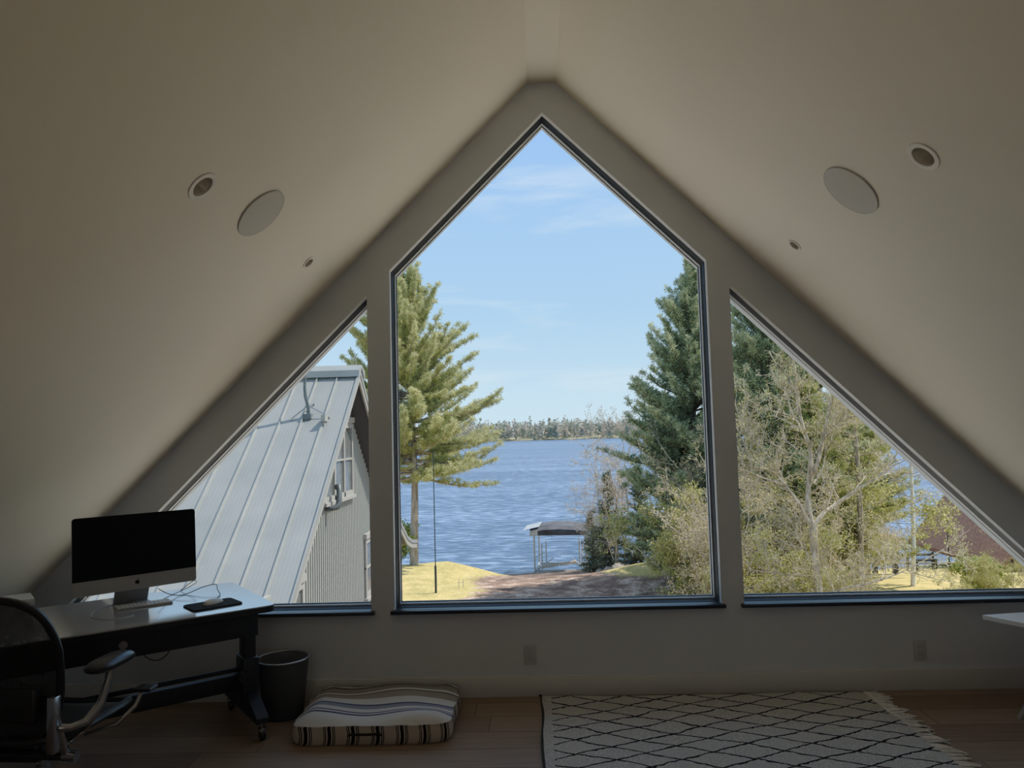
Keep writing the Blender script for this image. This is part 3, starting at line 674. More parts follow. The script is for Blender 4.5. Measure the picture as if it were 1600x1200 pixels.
seat = [(x*0.24, y*0.225) for x, y in [(math.copysign(abs(math.cos(t))**0.5, math.cos(t)), math.copysign(abs(math.sin(t))**0.5, math.sin(t))) for t in [2*PI*k/48 for k in range(48)]]]
def seat_z(x, y): return 0.425+0.25*x*x-0.9*max(0, y-0.12)**2*2
mb = MB(); mb.tube([(x, y, seat_z(x, y)) for x, y in seat], 0.014, 8, closed=True); mb.build('seat_frame', M['black_plastic'], ch)
mb = MB(); rings = [[(x*(1-k/6), y*(1-k/6)) for x, y in seat] for k in range(6)]; n = len(seat)
vs = [(x, y, seat_z(x, y)-0.004) for rg in rings for x, y in rg]+[(0, 0, 0.42)]
fs = [(k*n+j, k*n+(j+1) % n, (k+1)*n+(j+1) % n, (k+1)*n+j) for k in range(5) for j in range(n)]+[(5*n+j, 5*n+(j+1) % n, 6*n) for j in range(n)]
mb.add(vs, fs, 0, True); mb.build('seat', M['chair_mesh'], ch)
mb = MB(); mb.bbox((-0.09, -0.14, 0.32), (0.09, 0.12, 0.40), 0.02, 3); mb.tube([(-0.20, -0.16, 0.36), (0.20, -0.16, 0.36)], 0.014, 12); mb.build('tilt_mechanism', M['black_plastic'], ch)
for s in (-1, 1):
    mb = MB()
    mb.tube([(s*0.195, -0.13, 0.35), (s*0.215, -0.19, 0.40), (s*0.215, -0.215, 0.48), (s*0.213, -0.235, 0.565)], [0.013, 0.017, 0.015, 0.013], 10)
    mb.bbox((s*0.213-0.014, -0.25, 0.40), (s*0.213+0.014, -0.215, 0.585), 0.004); mb.build('back_bracket', M['chrome'], ch)
    mb = MB()
    mb.tube([(s*0.215, -0.215, 0.475), (s*0.25, -0.20, 0.47), (s*0.275, -0.16, 0.475), (s*0.29, -0.10, 0.52), (s*0.295, -0.07, 0.585), (s*0.293, -0.055, 0.625)], [0.014, 0.013, 0.014, 0.015, 0.012, 0.014], 10)
    mb.tube([(s*0.20, -0.15, 0.40), (s*0.25, -0.13, 0.43), (s*0.28, -0.09, 0.50)], 0.008, 8)
    ar = mb.build('arm', M['chrome'], ch)
    mb = MB(); bm = bmesh.new(); bmesh.ops.create_uvsphere(bm, u_segments=20, v_segments=12, radius=1)
    for v in bm.verts:
        y = v.co.y; v.co = Vector((math.copysign(abs(v.co.x)**0.8, v.co.x)*(0.043-0.008*y)+s*0.29-0.0*y, math.copysign(abs(y)**0.75, y)*0.125-0.045, 0.645+v.co.z*0.025-0.012*max(0, y)**2))
    mb.bm(bm, 0, True); mb.build('arm_pad', M['leather'], ar)
mb = MB(); mb.tube([(0.17, -0.02, 0.375), (0.27, 0.02, 0.40), (0.315, 0.06, 0.45), (0.325, 0.09, 0.50)], [0.006, 0.007, 0.008, 0.007], 8); lv = mb.build('tilt_lever', M['chrome'], ch)
mb = MB(); mb.bbox((0.30, 0.06, 0.498), (0.37, 0.12, 0.512), 0.006, 3); mb.build('lever_paddle', M['black_plastic'], lv)
mb = MB(); mb.tube([(0.20, -0.16, 0.36), (0.245, -0.16, 0.36)], 0.019, 14); mb.build('tension_knob', M['chrome'], ch)
mb = MB(); mb.tube([(0, 0, 0.12), (0, 0, 0.26)], 0.026, 16); mb.tube([(0, 0, 0.25), (0, 0, 0.34)], 0.014, 12); mb.build('gas_cylinder', M['leg_metal'], ch)
for k in range(5):
    a = R(79+72*k); d = Vector((math.cos(a), math.sin(a), 0))
    mb = MB(); mb.tube([tuple(d*0.02+Vector((0,0,0.115))), tuple(d*0.12+Vector((0,0,0.11))), tuple(d*0.31+Vector((0,0,0.078)))], [0.026, 0.02, 0.013], 10); lg = mb.build('base_leg', M['chrome'], ch)
    mb = MB(); c = d*0.31
    mb.tube([tuple(c+Vector((0,0,0.05))), tuple(c+Vector((0,0,0.08)))], 0.006, 8)
    tn = Vector((-d.y, d.x, 0))
    for w in (-1, 1): mb.tube([tuple(c+tn*w*0.008+Vector((0,0,0.027))), tuple(c+tn*w*0.024+Vector((0,0,0.027)))], 0.026, 18)
    mb.build('caster', M['black_plastic'], lg)

# ------------------------------------------------------------------ waste basket
wb = thing('waste_basket', 'round grey metal mesh waste basket on the floor beside the desk', 'bin', (-1.485, 4.07, 0))
mb = MB(); mb.lathe([(0.105, 0.004), (0.134, 0.30)], 48); mb.build('mesh_side', M['basket_mesh'], wb, fixn=False)
mb = MB(); mb.lathe([(0.001, 0.002), (0.104, 0.002), (0.107, 0.012), (0.104, 0.008), (0.001, 0.008)], 48); mb.build('bottom', M['black'], wb)
mb = MB(); mb.tube([(0.134*math.cos(2*PI*k/48), 0.134*math.sin(2*PI*k/48), 0.302) for k in range(48)], 0.004, 8, closed=True); mb.build('rim', M['alu'], wb)

# ------------------------------------------------------------------ floor cushion
cu = thing('floor_cushion', 'thick striped floor cushion lying on the oak floor against the gable wall', 'cushion', (-0.93, 3.945, 0), R(0.5))
hx, hy = 0.385, 0.285
nx, ny = 44, 32
def cz_top(u, v):
    e = min(1, (1-max(abs(u), abs(v)))/0.25); e = math.sin(e*PI/2) if e > 0 else 0
    return 0.088+0.030*e+0.010*math.sin(u*5+v*1.5)*e+0.008*math.sin(v*4-u*2+1)*e-0.010*math.exp(-((u-0.1)**2+(v+0.0)**2)*8)
mb = MB(); V = []; Fc = []
def cxy(u, v):
    r = 1-0.045*(abs(u)**6)*(abs(v)**6)*1.5
    return hx*u*r*(1+0.012*math.sin(v*6)), hy*v*r*(1+0.015*math.sin(u*5))
for j in range(ny+1):
    for i in range(nx+1):
        u, v = -1+2*i/nx, -1+2*j/ny; x, y = cxy(u, v); V.append((x, y, cz_top(u, v)))
for j in range(ny):
    for i in range(nx): a = j*(nx+1)+i; Fc.append((a, a+1, a+nx+2, a+nx+1))
mb.add(V, Fc, 0, True)
mb.build('top_panel', M['cushion_top'], cu)
per = [(-1+2*i/nx, -1) for i in range(nx)]+[(1, -1+2*j/ny) for j in range(ny)]+[(1-2*i/nx, 1) for i in range(nx)]+[(-1, 1-2*j/ny) for j in range(ny)]
mb = MB(); V = []; prof = [(1.0, 0.088), (1.018, 0.065), (1.022, 0.04), (1.01, 0.015), (0.985, 0.002)]; n = len(per)
for f_, z in prof:
    for u, v in per:
        x, y = cxy(u, v); zz = z if z < 0.088 else cz_top(u, v); V.append((x*f_, y*f_, zz))
Fc = [(k*n+j, k*n+(j+1) % n, (k+1)*n+(j+1) % n, (k+1)*n+j) for k in range(len(prof)-1) for j in range(n)]
Fc.append(tuple((len(prof)-1)*n+j for j in range(n)))
mb.add(V, Fc, 0, True); mb.build('side_band', M['cushion_side'], cu)
mb = MB(); mb.tube([(*[c*1.003 for c in cxy(u, v)], cz_top(u, v)) for u, v in per], 0.0035, 6, closed=True); mb.build('piping', M['cushion_side'], cu)
mb = MB(); mb.tube([(-0.10, -0.293, 0.05), (-0.095, -0.302, 0.058), (-0.02, -0.304, 0.058), (0.05, -0.302, 0.058), (0.055, -0.293, 0.05)], 0.006, 8); mb.build('handle', M['binding'], cu)

# ------------------------------------------------------------------ rug
rg = thing('rug', 'cream woollen rug with a dark diamond lattice and fringed end', 'rug', (-0.10, 1.7, 0))
X1, Y1 = 1.76, 2.545
nx, ny = 90, 120
rng = np.random.default_rng(5)
xs = np.linspace(0, X1, nx); ys = np.linspace(0, Y1, ny); gx, gy = np.meshgrid(xs, ys)
gz = 0.0125+0.0025*np.sin(gx*9+gy*3)+0.002*np.sin(gy*13-gx*4)
V = np.stack([gx, gy+0.006*np.sin(gx*7), gz], -1).reshape(-1, 3)
idx = np.arange(nx*ny).reshape(ny, nx); Fq = np.stack([idx[:-1, :-1], idx[:-1, 1:], idx[1:, 1:], idx[1:, :-1]], -1).reshape(-1, 4)
o = np_mesh('pile', V, Fq, M['rug'], rg, smooth=True)
per = [(x, 0) for x in np.linspace(0, X1, 30)]+[(X1, y) for y in np.linspace(0, Y1, 40)]+[(x, Y1) for x in np.linspace(X1, 0, 30)]
mb = MB(); mb.box((0, 0, 0.0005), (X1, Y1, 0.006)); mb.build('backing', M['fringe'], rg)
mb = MB(); mb.tube([(0.0+0.004*math.sin(y*9), y, 0.009) for y in np.linspace(0, Y1+0.02, 50)], 0.007, 6); mb.tube([(0.0, Y1+0.02, 0.009), (-0.02, Y1+0.05, 0.006), (-0.035, Y1+0.06, 0.004)], 0.006, 6); mb.build('side_binding', M['binding'], rg)
mb = MB(); random.seed(9)
for k in range(210):
    y = k/209*Y1; a = random.uniform(-0.5, 0.5); ln = random.uniform(0.07, 0.12)
    mb.tube([(X1-0.01, y, 0.010), (X1+ln*0.5, y+a*ln*0.3, 0.008), (X1+ln*math.cos(a), y+ln*math.sin(a), 0.004)], [0.0045, 0.0045, 0.003], 5)
mb.build('fringe', M['fringe'], rg)

# ------------------------------------------------------------------ low table at the right
tb = thing('side_table', 'low white table with splayed metal legs under the right window', 'table', (2.228, 4.082, 0))
pa = Vector((0.98, 0.17)); pb = Vector((0.49, -0.87))
poly = [(0, 0), tuple(pa*0.60), tuple(pa*0.50+pb*0.50), tuple(pb*0.62)]
mb = MB(); mb.prism(poly, 0.022, mat=Matrix.Translation((0, 0, 0.428))); mb.build('table_top', M['tabletop_white'], tb)
for (ax, ay), (bx, by) in (((0.25, -0.28), (0.02, -0.22)), ((0.52, 0.04), (0.57, 0.05)), ((0.68, -0.30), (0.70, -0.36)), ((0.36, -0.46), (0.30, -0.56))):
    mb = MB(); mb.tube([(ax, ay, 0.428), (bx, by, 0.0)], [0.018, 0.012], 10); mb.build('leg', M['leg_metal'], tb)

# ================================================================== outside
GZ = -4.6            # ground near the houses
LZ = -6.0            # lake level
def shore_y(x):
    x = np.asarray(x, dtype=float)
    return 40.0+1.2*np.sin(x*0.23+1.0)+np.where(x > 8, (x-8)*0.12, 0)
def ground_h(x, y):
    x = np.asarray(x, dtype=float); y = np.asarray(y, dtype=float)
    sy = shore_y(x); t = np.clip((y-(sy-11))/11.0, 0, 1.6)
    left = np.clip((-x-1.5)/3.0, 0, 1)
    z = GZ-(LZ+0.0-GZ)*-1*(t**1.3)*1.02
    z2 = GZ-(GZ-LZ)*np.clip((y-(sy-3.4))/3.2, 0, 1.8)**1.2
    z = z*(1-left)+z2*left
    mound = 0.70*np.exp(-(((x-4.9)/2.3)**2+((y-32.8)/2.4)**2))
    return z+mound+0.05*np.sin(x*0.9+y*0.5)*np.sin(y*0.7)
xs = np.linspace(-70, 90, 260); ys = np.concatenate([np.linspace(-30, 20, 30)[:-1], np.linspace(20, 48, 110)]); gx, gy = np.meshgrid(xs, ys)
gz = ground_h(gx, gy)
V = np.stack([gx, gy, gz], -1).reshape(-1, 3); idx = np.arange(gx.size).reshape(gx.shape)
Fq = np.stack([idx[:-1, :-1], idx[:-1, 1:], idx[1:, 1:], idx[1:, :-1]], -1).reshape(-1, 4)
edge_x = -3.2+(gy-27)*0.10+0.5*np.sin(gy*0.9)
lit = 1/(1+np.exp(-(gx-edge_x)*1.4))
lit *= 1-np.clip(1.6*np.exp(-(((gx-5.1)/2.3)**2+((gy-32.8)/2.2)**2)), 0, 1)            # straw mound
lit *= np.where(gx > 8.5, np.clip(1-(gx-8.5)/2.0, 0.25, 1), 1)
structure(np_mesh('lawn', V, Fq, M['ground'], tint=lit.reshape(-1), smooth=True))
mb = MB(); mb.add([(-1500, 33, LZ), (1500, 33, LZ), (1500, 900, LZ), (-1500, 900, LZ)], [(0,1,2,3)]); structure(mb.build('lake', M['lake'], fixn=False))
# far shore, with its forest
xs = np.linspace(-900, 900, 120); ys = np.linspace(0, 1, 8); gx, gt = np.meshgrid(xs, ys)
fy = 760+60*np.sin(gx*0.006+0.6)-gx*0.12
gy = fy+gt*260; gz = LZ-1+np.minimum(gt*60, 3)+gt*9
V = np.stack([gx, gy, gz], -1).reshape(-1, 3); idx = np.arange(gx.size).reshape(gx.shape)
Fq = np.stack([idx[:-1, :-1], idx[:-1, 1:], idx[1:, 1:], idx[1:, :-1]], -1).reshape(-1, 4)
structure(np_mesh('far_shore_land', V, Fq, M['far_land'], smooth=True))
rng = np.random.default_rng(11)
NT = 2600
tx = rng.uniform(-420, 560, NT); tt = rng.random(NT)**1.5
ty = 760+60*np.sin(tx*0.006+0.6)-tx*0.12+8+tt*110
th = rng.uniform(9, 16, NT)+rng.random(NT)**6*9; tz = LZ+1.5+tt*3.5
kinds = rng.random(NT)
Vs, Fs, Ts = [], [], []
off = 0
for i in range(NT):
    con = kinds[i] < 0.5
    m = 44
    q = rng.random(m); a = rng.uniform(0, 2*PI, m)
    w = (1-q)*2.6+0.25 if con else np.sin(np.clip(q*0.9+0.12, 0, 1)*PI)*2.4+0.3
    r = w*np.sqrt(rng.random(m)); h0 = 0.10 if con else 0.2
    c = np.stack([tx[i]+r*np.cos(a), ty[i]+r*np.sin(a), tz[i]+th[i]*(h0+(1-h0)*q)], -1)
    d = rng.normal(size=(m, 2, 3))*np.array([1.25, 1.25, 1.3])
    tri = np.stack([c, c+d[:, 0], c+d[:, 1]], 1).reshape(-1, 3)
    Vs.append(tri); Fs.append(np.arange(m*3).reshape(-1, 3)+off); off += m*3
    base = rng.uniform(0.0, 0.45) if con else rng.uniform(0.5, 1.0)
    Ts.append(np.repeat(np.clip(base+rng.normal(size=m)*0.07, 0, 1), 3))
tag(np_mesh('far_treeline', np.concatenate(Vs), np.concatenate(Fs), M['far_trees'], tint=np.concatenate(Ts)), 'low hazy line of mixed forest along the far lake shore', 'forest', kind='stuff')

# ------------------------------------------------------------------ tree building
class Tree:
    """collects limbs (as tubes) and foliage (tufts of small blades) and links one thing with trunk, branches and foliage"""
    def __init__(s, seed): s.rng = np.random.default_rng(seed); s.tV = []; s.tF = []; s.o = 0; s.kV = []; s.kF = []; s.ko = 0; s.fc = []; s.fd = []; s.ft = []
    def limb(s, pts, r0, r1, n=5, trunk=False, pw=1.0):
        P = np.asarray(pts, float); k = len(P)
        d = np.gradient(P, axis=0); d /= np.linalg.norm(d, axis=1, keepdims=True)+1e-9
        ref = np.array([0, 0, 1.0]) if abs(d[0, 2]) < 0.85 else np.array([1.0, 0, 0])
        a = np.cross(d, ref); a /= np.linalg.norm(a, axis=1, keepdims=True)+1e-9; b = np.cross(d, a)
        rr = r1+(r0-r1)*(1-np.linspace(0, 1, k))**pw
        t = np.arange(n)*2*PI/n
        V = P[:, None, :]+(a[:, None, :]*np.cos(t)[None, :, None]+b[:, None, :]*np.sin(t)[None, :, None])*rr[:, None, None]
        idx = np.arange(k*n).reshape(k, n)
        F = np.stack([idx[:-1], np.roll(idx[:-1], -1, 1), np.roll(idx[1:], -1, 1), idx[1:]], -1).reshape(-1, 4)
        if trunk: s.kV.append(V.reshape(-1, 3)); s.kF.append(F+s.ko); s.ko += k*n
        else: s.tV.append(V.reshape(-1, 3)); s.tF.append(F+s.o); s.o += k*n
    def tuft(s, c, d, t): s.fc.append(c); s.fd.append(d); s.ft.append(t)
    def foliage_mesh(s, length, width, k, spread, jitter):
        c = np.asarray(s.fc); d = np.asarray(s.fd); t = np.asarray(s.ft); n = len(c)
        r = s.rng.normal(size=(n, k, 3)); r /= np.linalg.norm(r, axis=2, keepdims=True)
        v = d[:, None, :]*(1-spread)+r*spread; v /= np.linalg.norm(v, axis=2, keepdims=True)+1e-9
        ln = length*s.rng.uniform(0.6, 1.1, (n, k, 1))
        base = c[:, None, :]+s.rng.normal(size=(n, k, 3))*jitter
        w = np.cross(v, s.rng.normal(size=(n, k, 3))); w /= np.linalg.norm(w, axis=2, keepdims=True)+1e-9; w *= width*0.5
        mid = base+v*ln*0.5
        V = np.stack([base, mid+w, base+v*ln, mid-w], 2).reshape(-1, 3)
        F = np.arange(len(V)).reshape(-1, 4)
        T = np.repeat(np.clip(np.repeat(t, k)+s.rng.normal(size=n*k)*0.10, 0, 1), 4)
        return V, F, T
    def build(s, name, label, loc, bark, leaf, bark2=None, blade=(0.16, 0.03, 10, 0.6, 0.02), leafname='foliage', group=None, cat='tree', rz=0.0):
        root = thing(name, label, cat, loc, rz, group)
        if s.kV: np_mesh('trunk', np.concatenate(s.kV), np.concatenate(s.kF), bark, root, smooth=True)
        if s.tV: np_mesh('branches', np.concatenate(s.tV), np.concatenate(s.tF), bark2 or bark, root, smooth=True)
        if s.fc:
            V, F, T = s.foliage_mesh(*blade); np_mesh(leafname, V, F, leaf, root, tint=T)
        return root

def unit(v): return v/(np.linalg.norm(v)+1e-9)

def conifer(seed, height, r_trunk, profile, z0, whorl, per, droop, curl, sub_n, tuft_every, shade=0.5, wob=0.15, lean=0.0, cont=1.0):
    """profile: [(height, radius)] ; droop: initial branch pitch low..high in the crown"""
    T = Tree(seed); rng = T.rng
    zz = np.linspace(0, height, 14); ph = rng.uniform(0, 6, 2)
    cx = wob*np.sin(zz*0.35+ph[0])*zz/height+lean*zz; cy = wob*np.sin(zz*0.3+ph[1])*zz/height
    T.limb(np.stack([cx, cy, zz], -1), r_trunk, 0.02, 9, True, 1.0)
    hs, rs = zip(*profile)
    z = z0
    while z < height*0.995:
        R_ = np.interp(z, hs, rs); f = (z-z0)/(height-z0)
        base = np.array([np.interp(z, zz, cx), np.interp(z, zz, cy), z])
        for k in range(per):
            a = rng.uniform(0, 2*PI); ln = R_*rng.uniform(0.62, 1.08); 
            if rng.random() < 0.12: ln *= 0.6
            if ln < 0.08: continue
            pitch = droop[0]+(droop[1]-droop[0])*f+rng.normal()*0.10
            n = max(3, int(ln/0.35)+2); pts = [base+np.array([0, 0, rng.uniform(-0.1, 0.1)])]; st = ln/(n-1)
            az = a; pt = pitch
            for i in range(1, n):
                az += rng.normal()*0.10; pt += curl/(n-1)+rng.normal()*0.04
                pts.append(pts[-1]+st*np.array([math.cos(az)*math.cos(pt), math.sin(az)*math.cos(pt), math.sin(pt)]))
            pts = np.array(pts); rb = 0.012+0.014*ln
            T.limb(pts, rb, 0.006, 4)
            for i in range(1, n):
                fr = i/(n-1)
                if fr < 0.25 and ln > 0.8: continue
                for j in range(sub_n):
                    sa = az+rng.choice([-1, 1])*rng.uniform(0.35, 1.0)
                    sl = (0.22+0.30*(1-fr)*min(ln, 2.5))*rng.uniform(0.6, 1.1); sp = pt+rng.uniform(-0.15, 0.45)
                    p0 = pts[i]-(pts[i]-pts[i-1])*rng.random(); dv = np.array([math.cos(sa)*math.cos(sp), math.sin(sa)*math.cos(sp), math.sin(sp)])
                    p1 = p0+dv*sl; pm = p0+dv*sl*0.5+np.array([0, 0, -0.03*sl])
                    T.limb([p0, pm, p1], 0.008, 0.004, 3)
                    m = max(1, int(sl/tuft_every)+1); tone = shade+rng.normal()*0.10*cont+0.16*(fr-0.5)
                    for q in range(m):
                        w = (q+0.6)/m; p = p0+(p1-p0)*w
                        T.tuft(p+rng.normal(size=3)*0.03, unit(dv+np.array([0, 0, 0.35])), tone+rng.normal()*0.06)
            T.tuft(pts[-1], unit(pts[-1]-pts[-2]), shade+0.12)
        z += whorl*rng.uniform(0.7, 1.3)
    T.tuft(np.array([cx[-1], cy[-1], height]), np.array([0, 0, 1.0]), shade)
    return T

# the large red pine left of the lake view
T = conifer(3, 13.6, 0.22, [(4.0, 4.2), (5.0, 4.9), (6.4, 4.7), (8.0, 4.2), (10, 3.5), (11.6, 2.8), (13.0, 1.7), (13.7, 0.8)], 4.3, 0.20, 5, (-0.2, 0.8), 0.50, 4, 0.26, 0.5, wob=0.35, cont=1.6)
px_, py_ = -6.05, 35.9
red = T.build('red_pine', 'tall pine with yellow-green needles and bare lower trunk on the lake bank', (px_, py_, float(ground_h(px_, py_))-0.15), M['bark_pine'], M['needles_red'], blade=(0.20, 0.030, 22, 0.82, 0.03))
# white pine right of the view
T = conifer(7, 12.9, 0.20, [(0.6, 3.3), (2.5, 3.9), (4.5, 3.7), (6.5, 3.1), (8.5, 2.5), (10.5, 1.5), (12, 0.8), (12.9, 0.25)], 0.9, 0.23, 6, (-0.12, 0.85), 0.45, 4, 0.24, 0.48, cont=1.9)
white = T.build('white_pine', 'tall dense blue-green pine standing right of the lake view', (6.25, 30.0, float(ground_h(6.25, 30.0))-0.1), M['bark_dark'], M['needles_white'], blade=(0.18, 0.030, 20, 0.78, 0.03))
w2 = copy_tree(white); w2.location = (8.8, 27.8, GZ-0.1); w2.rotation_euler.z = 2.3; w2.scale = (1.0, 1.0, 1.08); w2['label'] = 'second dark pine rising behind the wall post at the right window top'
# small spruces at the water
T = conifer(12, 4.7, 0.07, [(0.15, 1.35), (1.2, 1.15), (2.6, 0.75), (3.8, 0.35), (4.7, 0.05)], 0.25, 0.17, 5, (-0.25, 0.5), 0.25, 3, 0.08, 0.45)
sp_ = T.build('spruce', 'small dark spruce beside the boat lift at the shore', (3.3, 36.6, float(ground_h(3.3, 36.6))), M['bark_dark'], M['needles_spruce'], blade=(0.10, 0.02, 10, 0.6, 0.02))
for (x, y, sc, rz, lb) in ((4.75, 36.2, 1.05, 1.2, 'small spruce standing behind the straw mound near the shore'), (2.55, 37.6, 0.62, 2.0, 'smallest spruce at the water beside the boat lift post'),
                           (5.9, 35.0, 0.85, 3.0, 'spruce under the tall blue-green pine, right of the straw mound')):
    c = copy_tree(sp_); c.location = (x, y, float(ground_h(x, y))-0.05); c.rotation_euler.z = rz; c.scale = (sc, sc, sc); c['label'] = lb
# olive pines seen through the right window
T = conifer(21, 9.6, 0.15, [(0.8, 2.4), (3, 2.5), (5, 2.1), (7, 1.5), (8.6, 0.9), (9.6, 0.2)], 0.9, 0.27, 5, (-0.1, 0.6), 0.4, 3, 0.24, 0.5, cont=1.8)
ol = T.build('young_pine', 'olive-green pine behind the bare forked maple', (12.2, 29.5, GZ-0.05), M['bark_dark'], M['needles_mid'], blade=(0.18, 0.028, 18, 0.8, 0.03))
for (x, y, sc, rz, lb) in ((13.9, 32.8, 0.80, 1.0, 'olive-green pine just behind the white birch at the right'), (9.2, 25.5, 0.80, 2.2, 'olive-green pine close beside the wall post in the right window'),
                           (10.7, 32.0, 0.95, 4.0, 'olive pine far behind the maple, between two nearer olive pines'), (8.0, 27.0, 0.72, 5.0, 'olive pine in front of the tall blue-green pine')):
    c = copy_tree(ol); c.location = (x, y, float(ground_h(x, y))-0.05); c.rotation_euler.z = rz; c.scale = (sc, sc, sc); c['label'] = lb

def twigs(T, pts, r, level, ln, n, spread, up=0.2, bud=0.0, budtone=0.5, k3=3):
    """side twigs along a limb, recursively"""
    rng = T.rng; P = np.asarray(pts, float); m = len(P)
    for i in range(n):
        f = rng.uniform(0.15, 1.0)*(m-1); j = min(int(f), m-2); p = P[j]+(P[j+1]-P[j])*(f-j); d = unit(P[j+1]-P[j])
        q = rng.normal(size=3); q -= d*q.dot(d); q = unit(q)
        v = unit(d*(1-spread)+q*spread+np.array([0, 0, up])); l = ln*rng.uniform(0.5, 1.15); sg = 4
        tp = [p]
        for s_ in range(sg-1):
            v = unit(v+rng.normal(size=3)*0.16+np.array([0, 0, 0.03])); tp.append(tp[-1]+v*l/(sg-1))
        T.limb(tp, r, max(r*0.35, 0.004), k3)
        if level > 0: twigs(T, tp, max(r*0.5, 0.005), level-1, ln*0.5, max(2, n//2 if level > 1 else n//3+2), spread, up, bud, budtone)
        elif bud > 0:
            for s_ in range(1, sg):
                if rng.random() < bud: T.tuft(tp[s_]+rng.normal(size=3)*0.02, v, budtone+rng.normal()*0.2)

def smooth_path(pts, k=5):
    P = np.asarray(pts, float); out = []
    for i in range(len(P)-1):
        p0, p1, p2, p3 = P[max(i-1, 0)], P[i], P[i+1], P[min(i+2, len(P)-1)]
        for t in np.arange(k)/k: out.append(0.5*((2*p1)+(-p0+p2)*t+(2*p0-5*p1+4*p2-p3)*t*t+(-p0+3*p1-3*p2+p3)*t**3))
    out.append(P[-1]); return np.array(out)

# bare forked maple filling the right window (local metres, trunk foot at the origin)
T = Tree(31)
fork = 3.55
T.limb(smooth_path([(0, 0, 0), (0.02, 0, 1.2), (-0.03, 0.05, 2.4), (-0.06, 0, fork)]), 0.118, 0.10, 10, True)
limbs = [([(-0.06, 0, 3.2), (-0.12, 0.1, 4.0), (-0.02, 0.2, 4.7), (0.05, 0.2, 5.4), (-0.15, 0.3, 6.4), (-0.25, 0.2, 7.6), (-0.35, 0.3, 8.7)], 0.105),
         ([(-0.02, 0.15, 4.6), (0.15, -0.1, 5.2), (0.30, -0.2, 5.9), (0.55, -0.1, 6.7), (0.75, -0.2, 7.6), (0.8, 0, 8.4)], 0.07),
         ([(-0.05, 0, fork-0.1), (0.25, 0.1, 3.75), (0.8, 0.3, 4.05), (1.35, 0.3, 4.4), (2.0, 0.4, 4.75), (2.7, 0.6, 5.5), (3.2, 0.5, 5.8)], 0.075),
         ([(-0.08, 0, fork-0.2), (-0.4, -0.1, 4.0), (-0.75, -0.2, 4.5), (-1.1, -0.2, 4.9), (-1.6, -0.3, 5.05), (-2.2, -0.2, 5.2)], 0.06),
         ([(-0.75, -0.2, 4.45), (-0.95, -0.1, 5.0), (-1.35, 0, 5.6), (-1.75, 0.1, 6.2), (-2.0, 0, 7.0)], 0.045),
         ([(-0.9, -0.2, 4.6), (-1.35, -0.3, 4.75), (-1.9, -0.4, 5.0), (-2.4, -0.3, 5.35)], 0.035),
         ([(-0.1, 0.2, 5.9), (-0.4, 0.2, 6.5), (-0.6, 0.1, 7.3), (-0.9, 0.2, 8.1)], 0.045),
         ([(0.3, -0.2, 5.8), (0.75, -0.3, 6.2), (1.1, -0.2, 6.8), (1.35, -0.1, 7.4)], 0.04),
         ([(0.05, 0.1, 4.55), (0.45, 0.4, 5.0), (0.6, 0.5, 5.7), (0.95, 0.6, 6.4)], 0.035),
         ([(0.03, 0, 1.5), (0.5, -0.2, 1.85), (1.2, -0.4, 2.05), (2.0, -0.5, 2.35), (2.9, -0.7, 2.9)], 0.045),
         ([(0.0, 0, 1.35), (0.4, 0.2, 1.4), (0.9, 0.3, 1.5), (1.3, 0.3, 1.7)], 0.035),
         ([(-0.03, 0, 2.5), (-0.35, 0.1, 2.95), (-0.55, 0.1, 3.5), (-0.75, 0.2, 3.9)], 0.03),
         ([(0.0, 0, 2.0), (-0.5, -0.2, 2.25), (-1.1, -0.3, 2.3), (-1.9, -0.4, 2.45)], 0.03),
         ([(0.0, 0, 1.2), (-0.5, 0.2, 1.0), (-1.2, 0.3, 0.9), (-1.8, 0.2, 0.75)], 0.035)]
for p, r in limbs:
    sp = smooth_path(p, 4); T.limb(sp, r*0.8, r*0.25, 7)
    twigs(T, sp, r*0.24+0.004, 2, 1.05, 12, 0.62, 0.22, 0.38, 0.55)
T.build('bare_maple', 'bare forked maple with spreading pale limbs close outside the right window', (7.15, 20.0, GZ+0.0), M['bark_maple'], M['buds_yellow'], bark2=M['bark_maple'], blade=(0.055, 0.035, 2, 0.9, 0.04), leafname='buds')

# straight dark trunk (mostly bare pine) and the white birch
def straight_tree(seed, h, r, crown, n, ln, tone, twl=1):
    T = Tree(seed); zz = np.linspace(0, h, 12); rng = T.rng
    pts = np.stack([0.10*np.sin(zz*0.5)+0.02*zz, 0.05*np.cos(zz*0.4), zz], -1); T.limb(pts, r, r*0.3, 9, True)
    for i in range(n):
        z = rng.uniform(crown, h); a = rng.uniform(0, 2*PI); b = np.array([np.interp(z, zz, pts[:, 0]), np.interp(z, zz, pts[:, 1]), z])
        l = ln*rng.uniform(0.5, 1.1)*(1-0.5*(z-crown)/(h-crown)); v = np.array([math.cos(a)*0.85, math.sin(a)*0.85, rng.uniform(0.05, 0.7)]); v = unit(v)
        p = [b]
        for k in range(4): v = unit(v+rng.normal(size=3)*0.12); p.append(p[-1]+v*l/4)
        T.limb(p, 0.022, 0.007, 4); twigs(T, p, 0.010, twl, 0.55, 6, 0.6, 0.15, 0.5, tone)
    return T
T = straight_tree(41, 9.5, 0.115, 2.0, 34, 1.4, 0.5)
T.build('straight_trunk_tree', 'straight dark trunk with thin bare side branches, behind the maple', (10.1, 24.6, GZ), M['bark_grey'], M['buds_yellow'], bark2=M['bark_grey'], blade=(0.07, 0.05, 3, 0.9, 0.04), leafname='buds')
T = straight_tree(42, 7.6, 0.088, 1.6, 22, 1.1, 0.5)
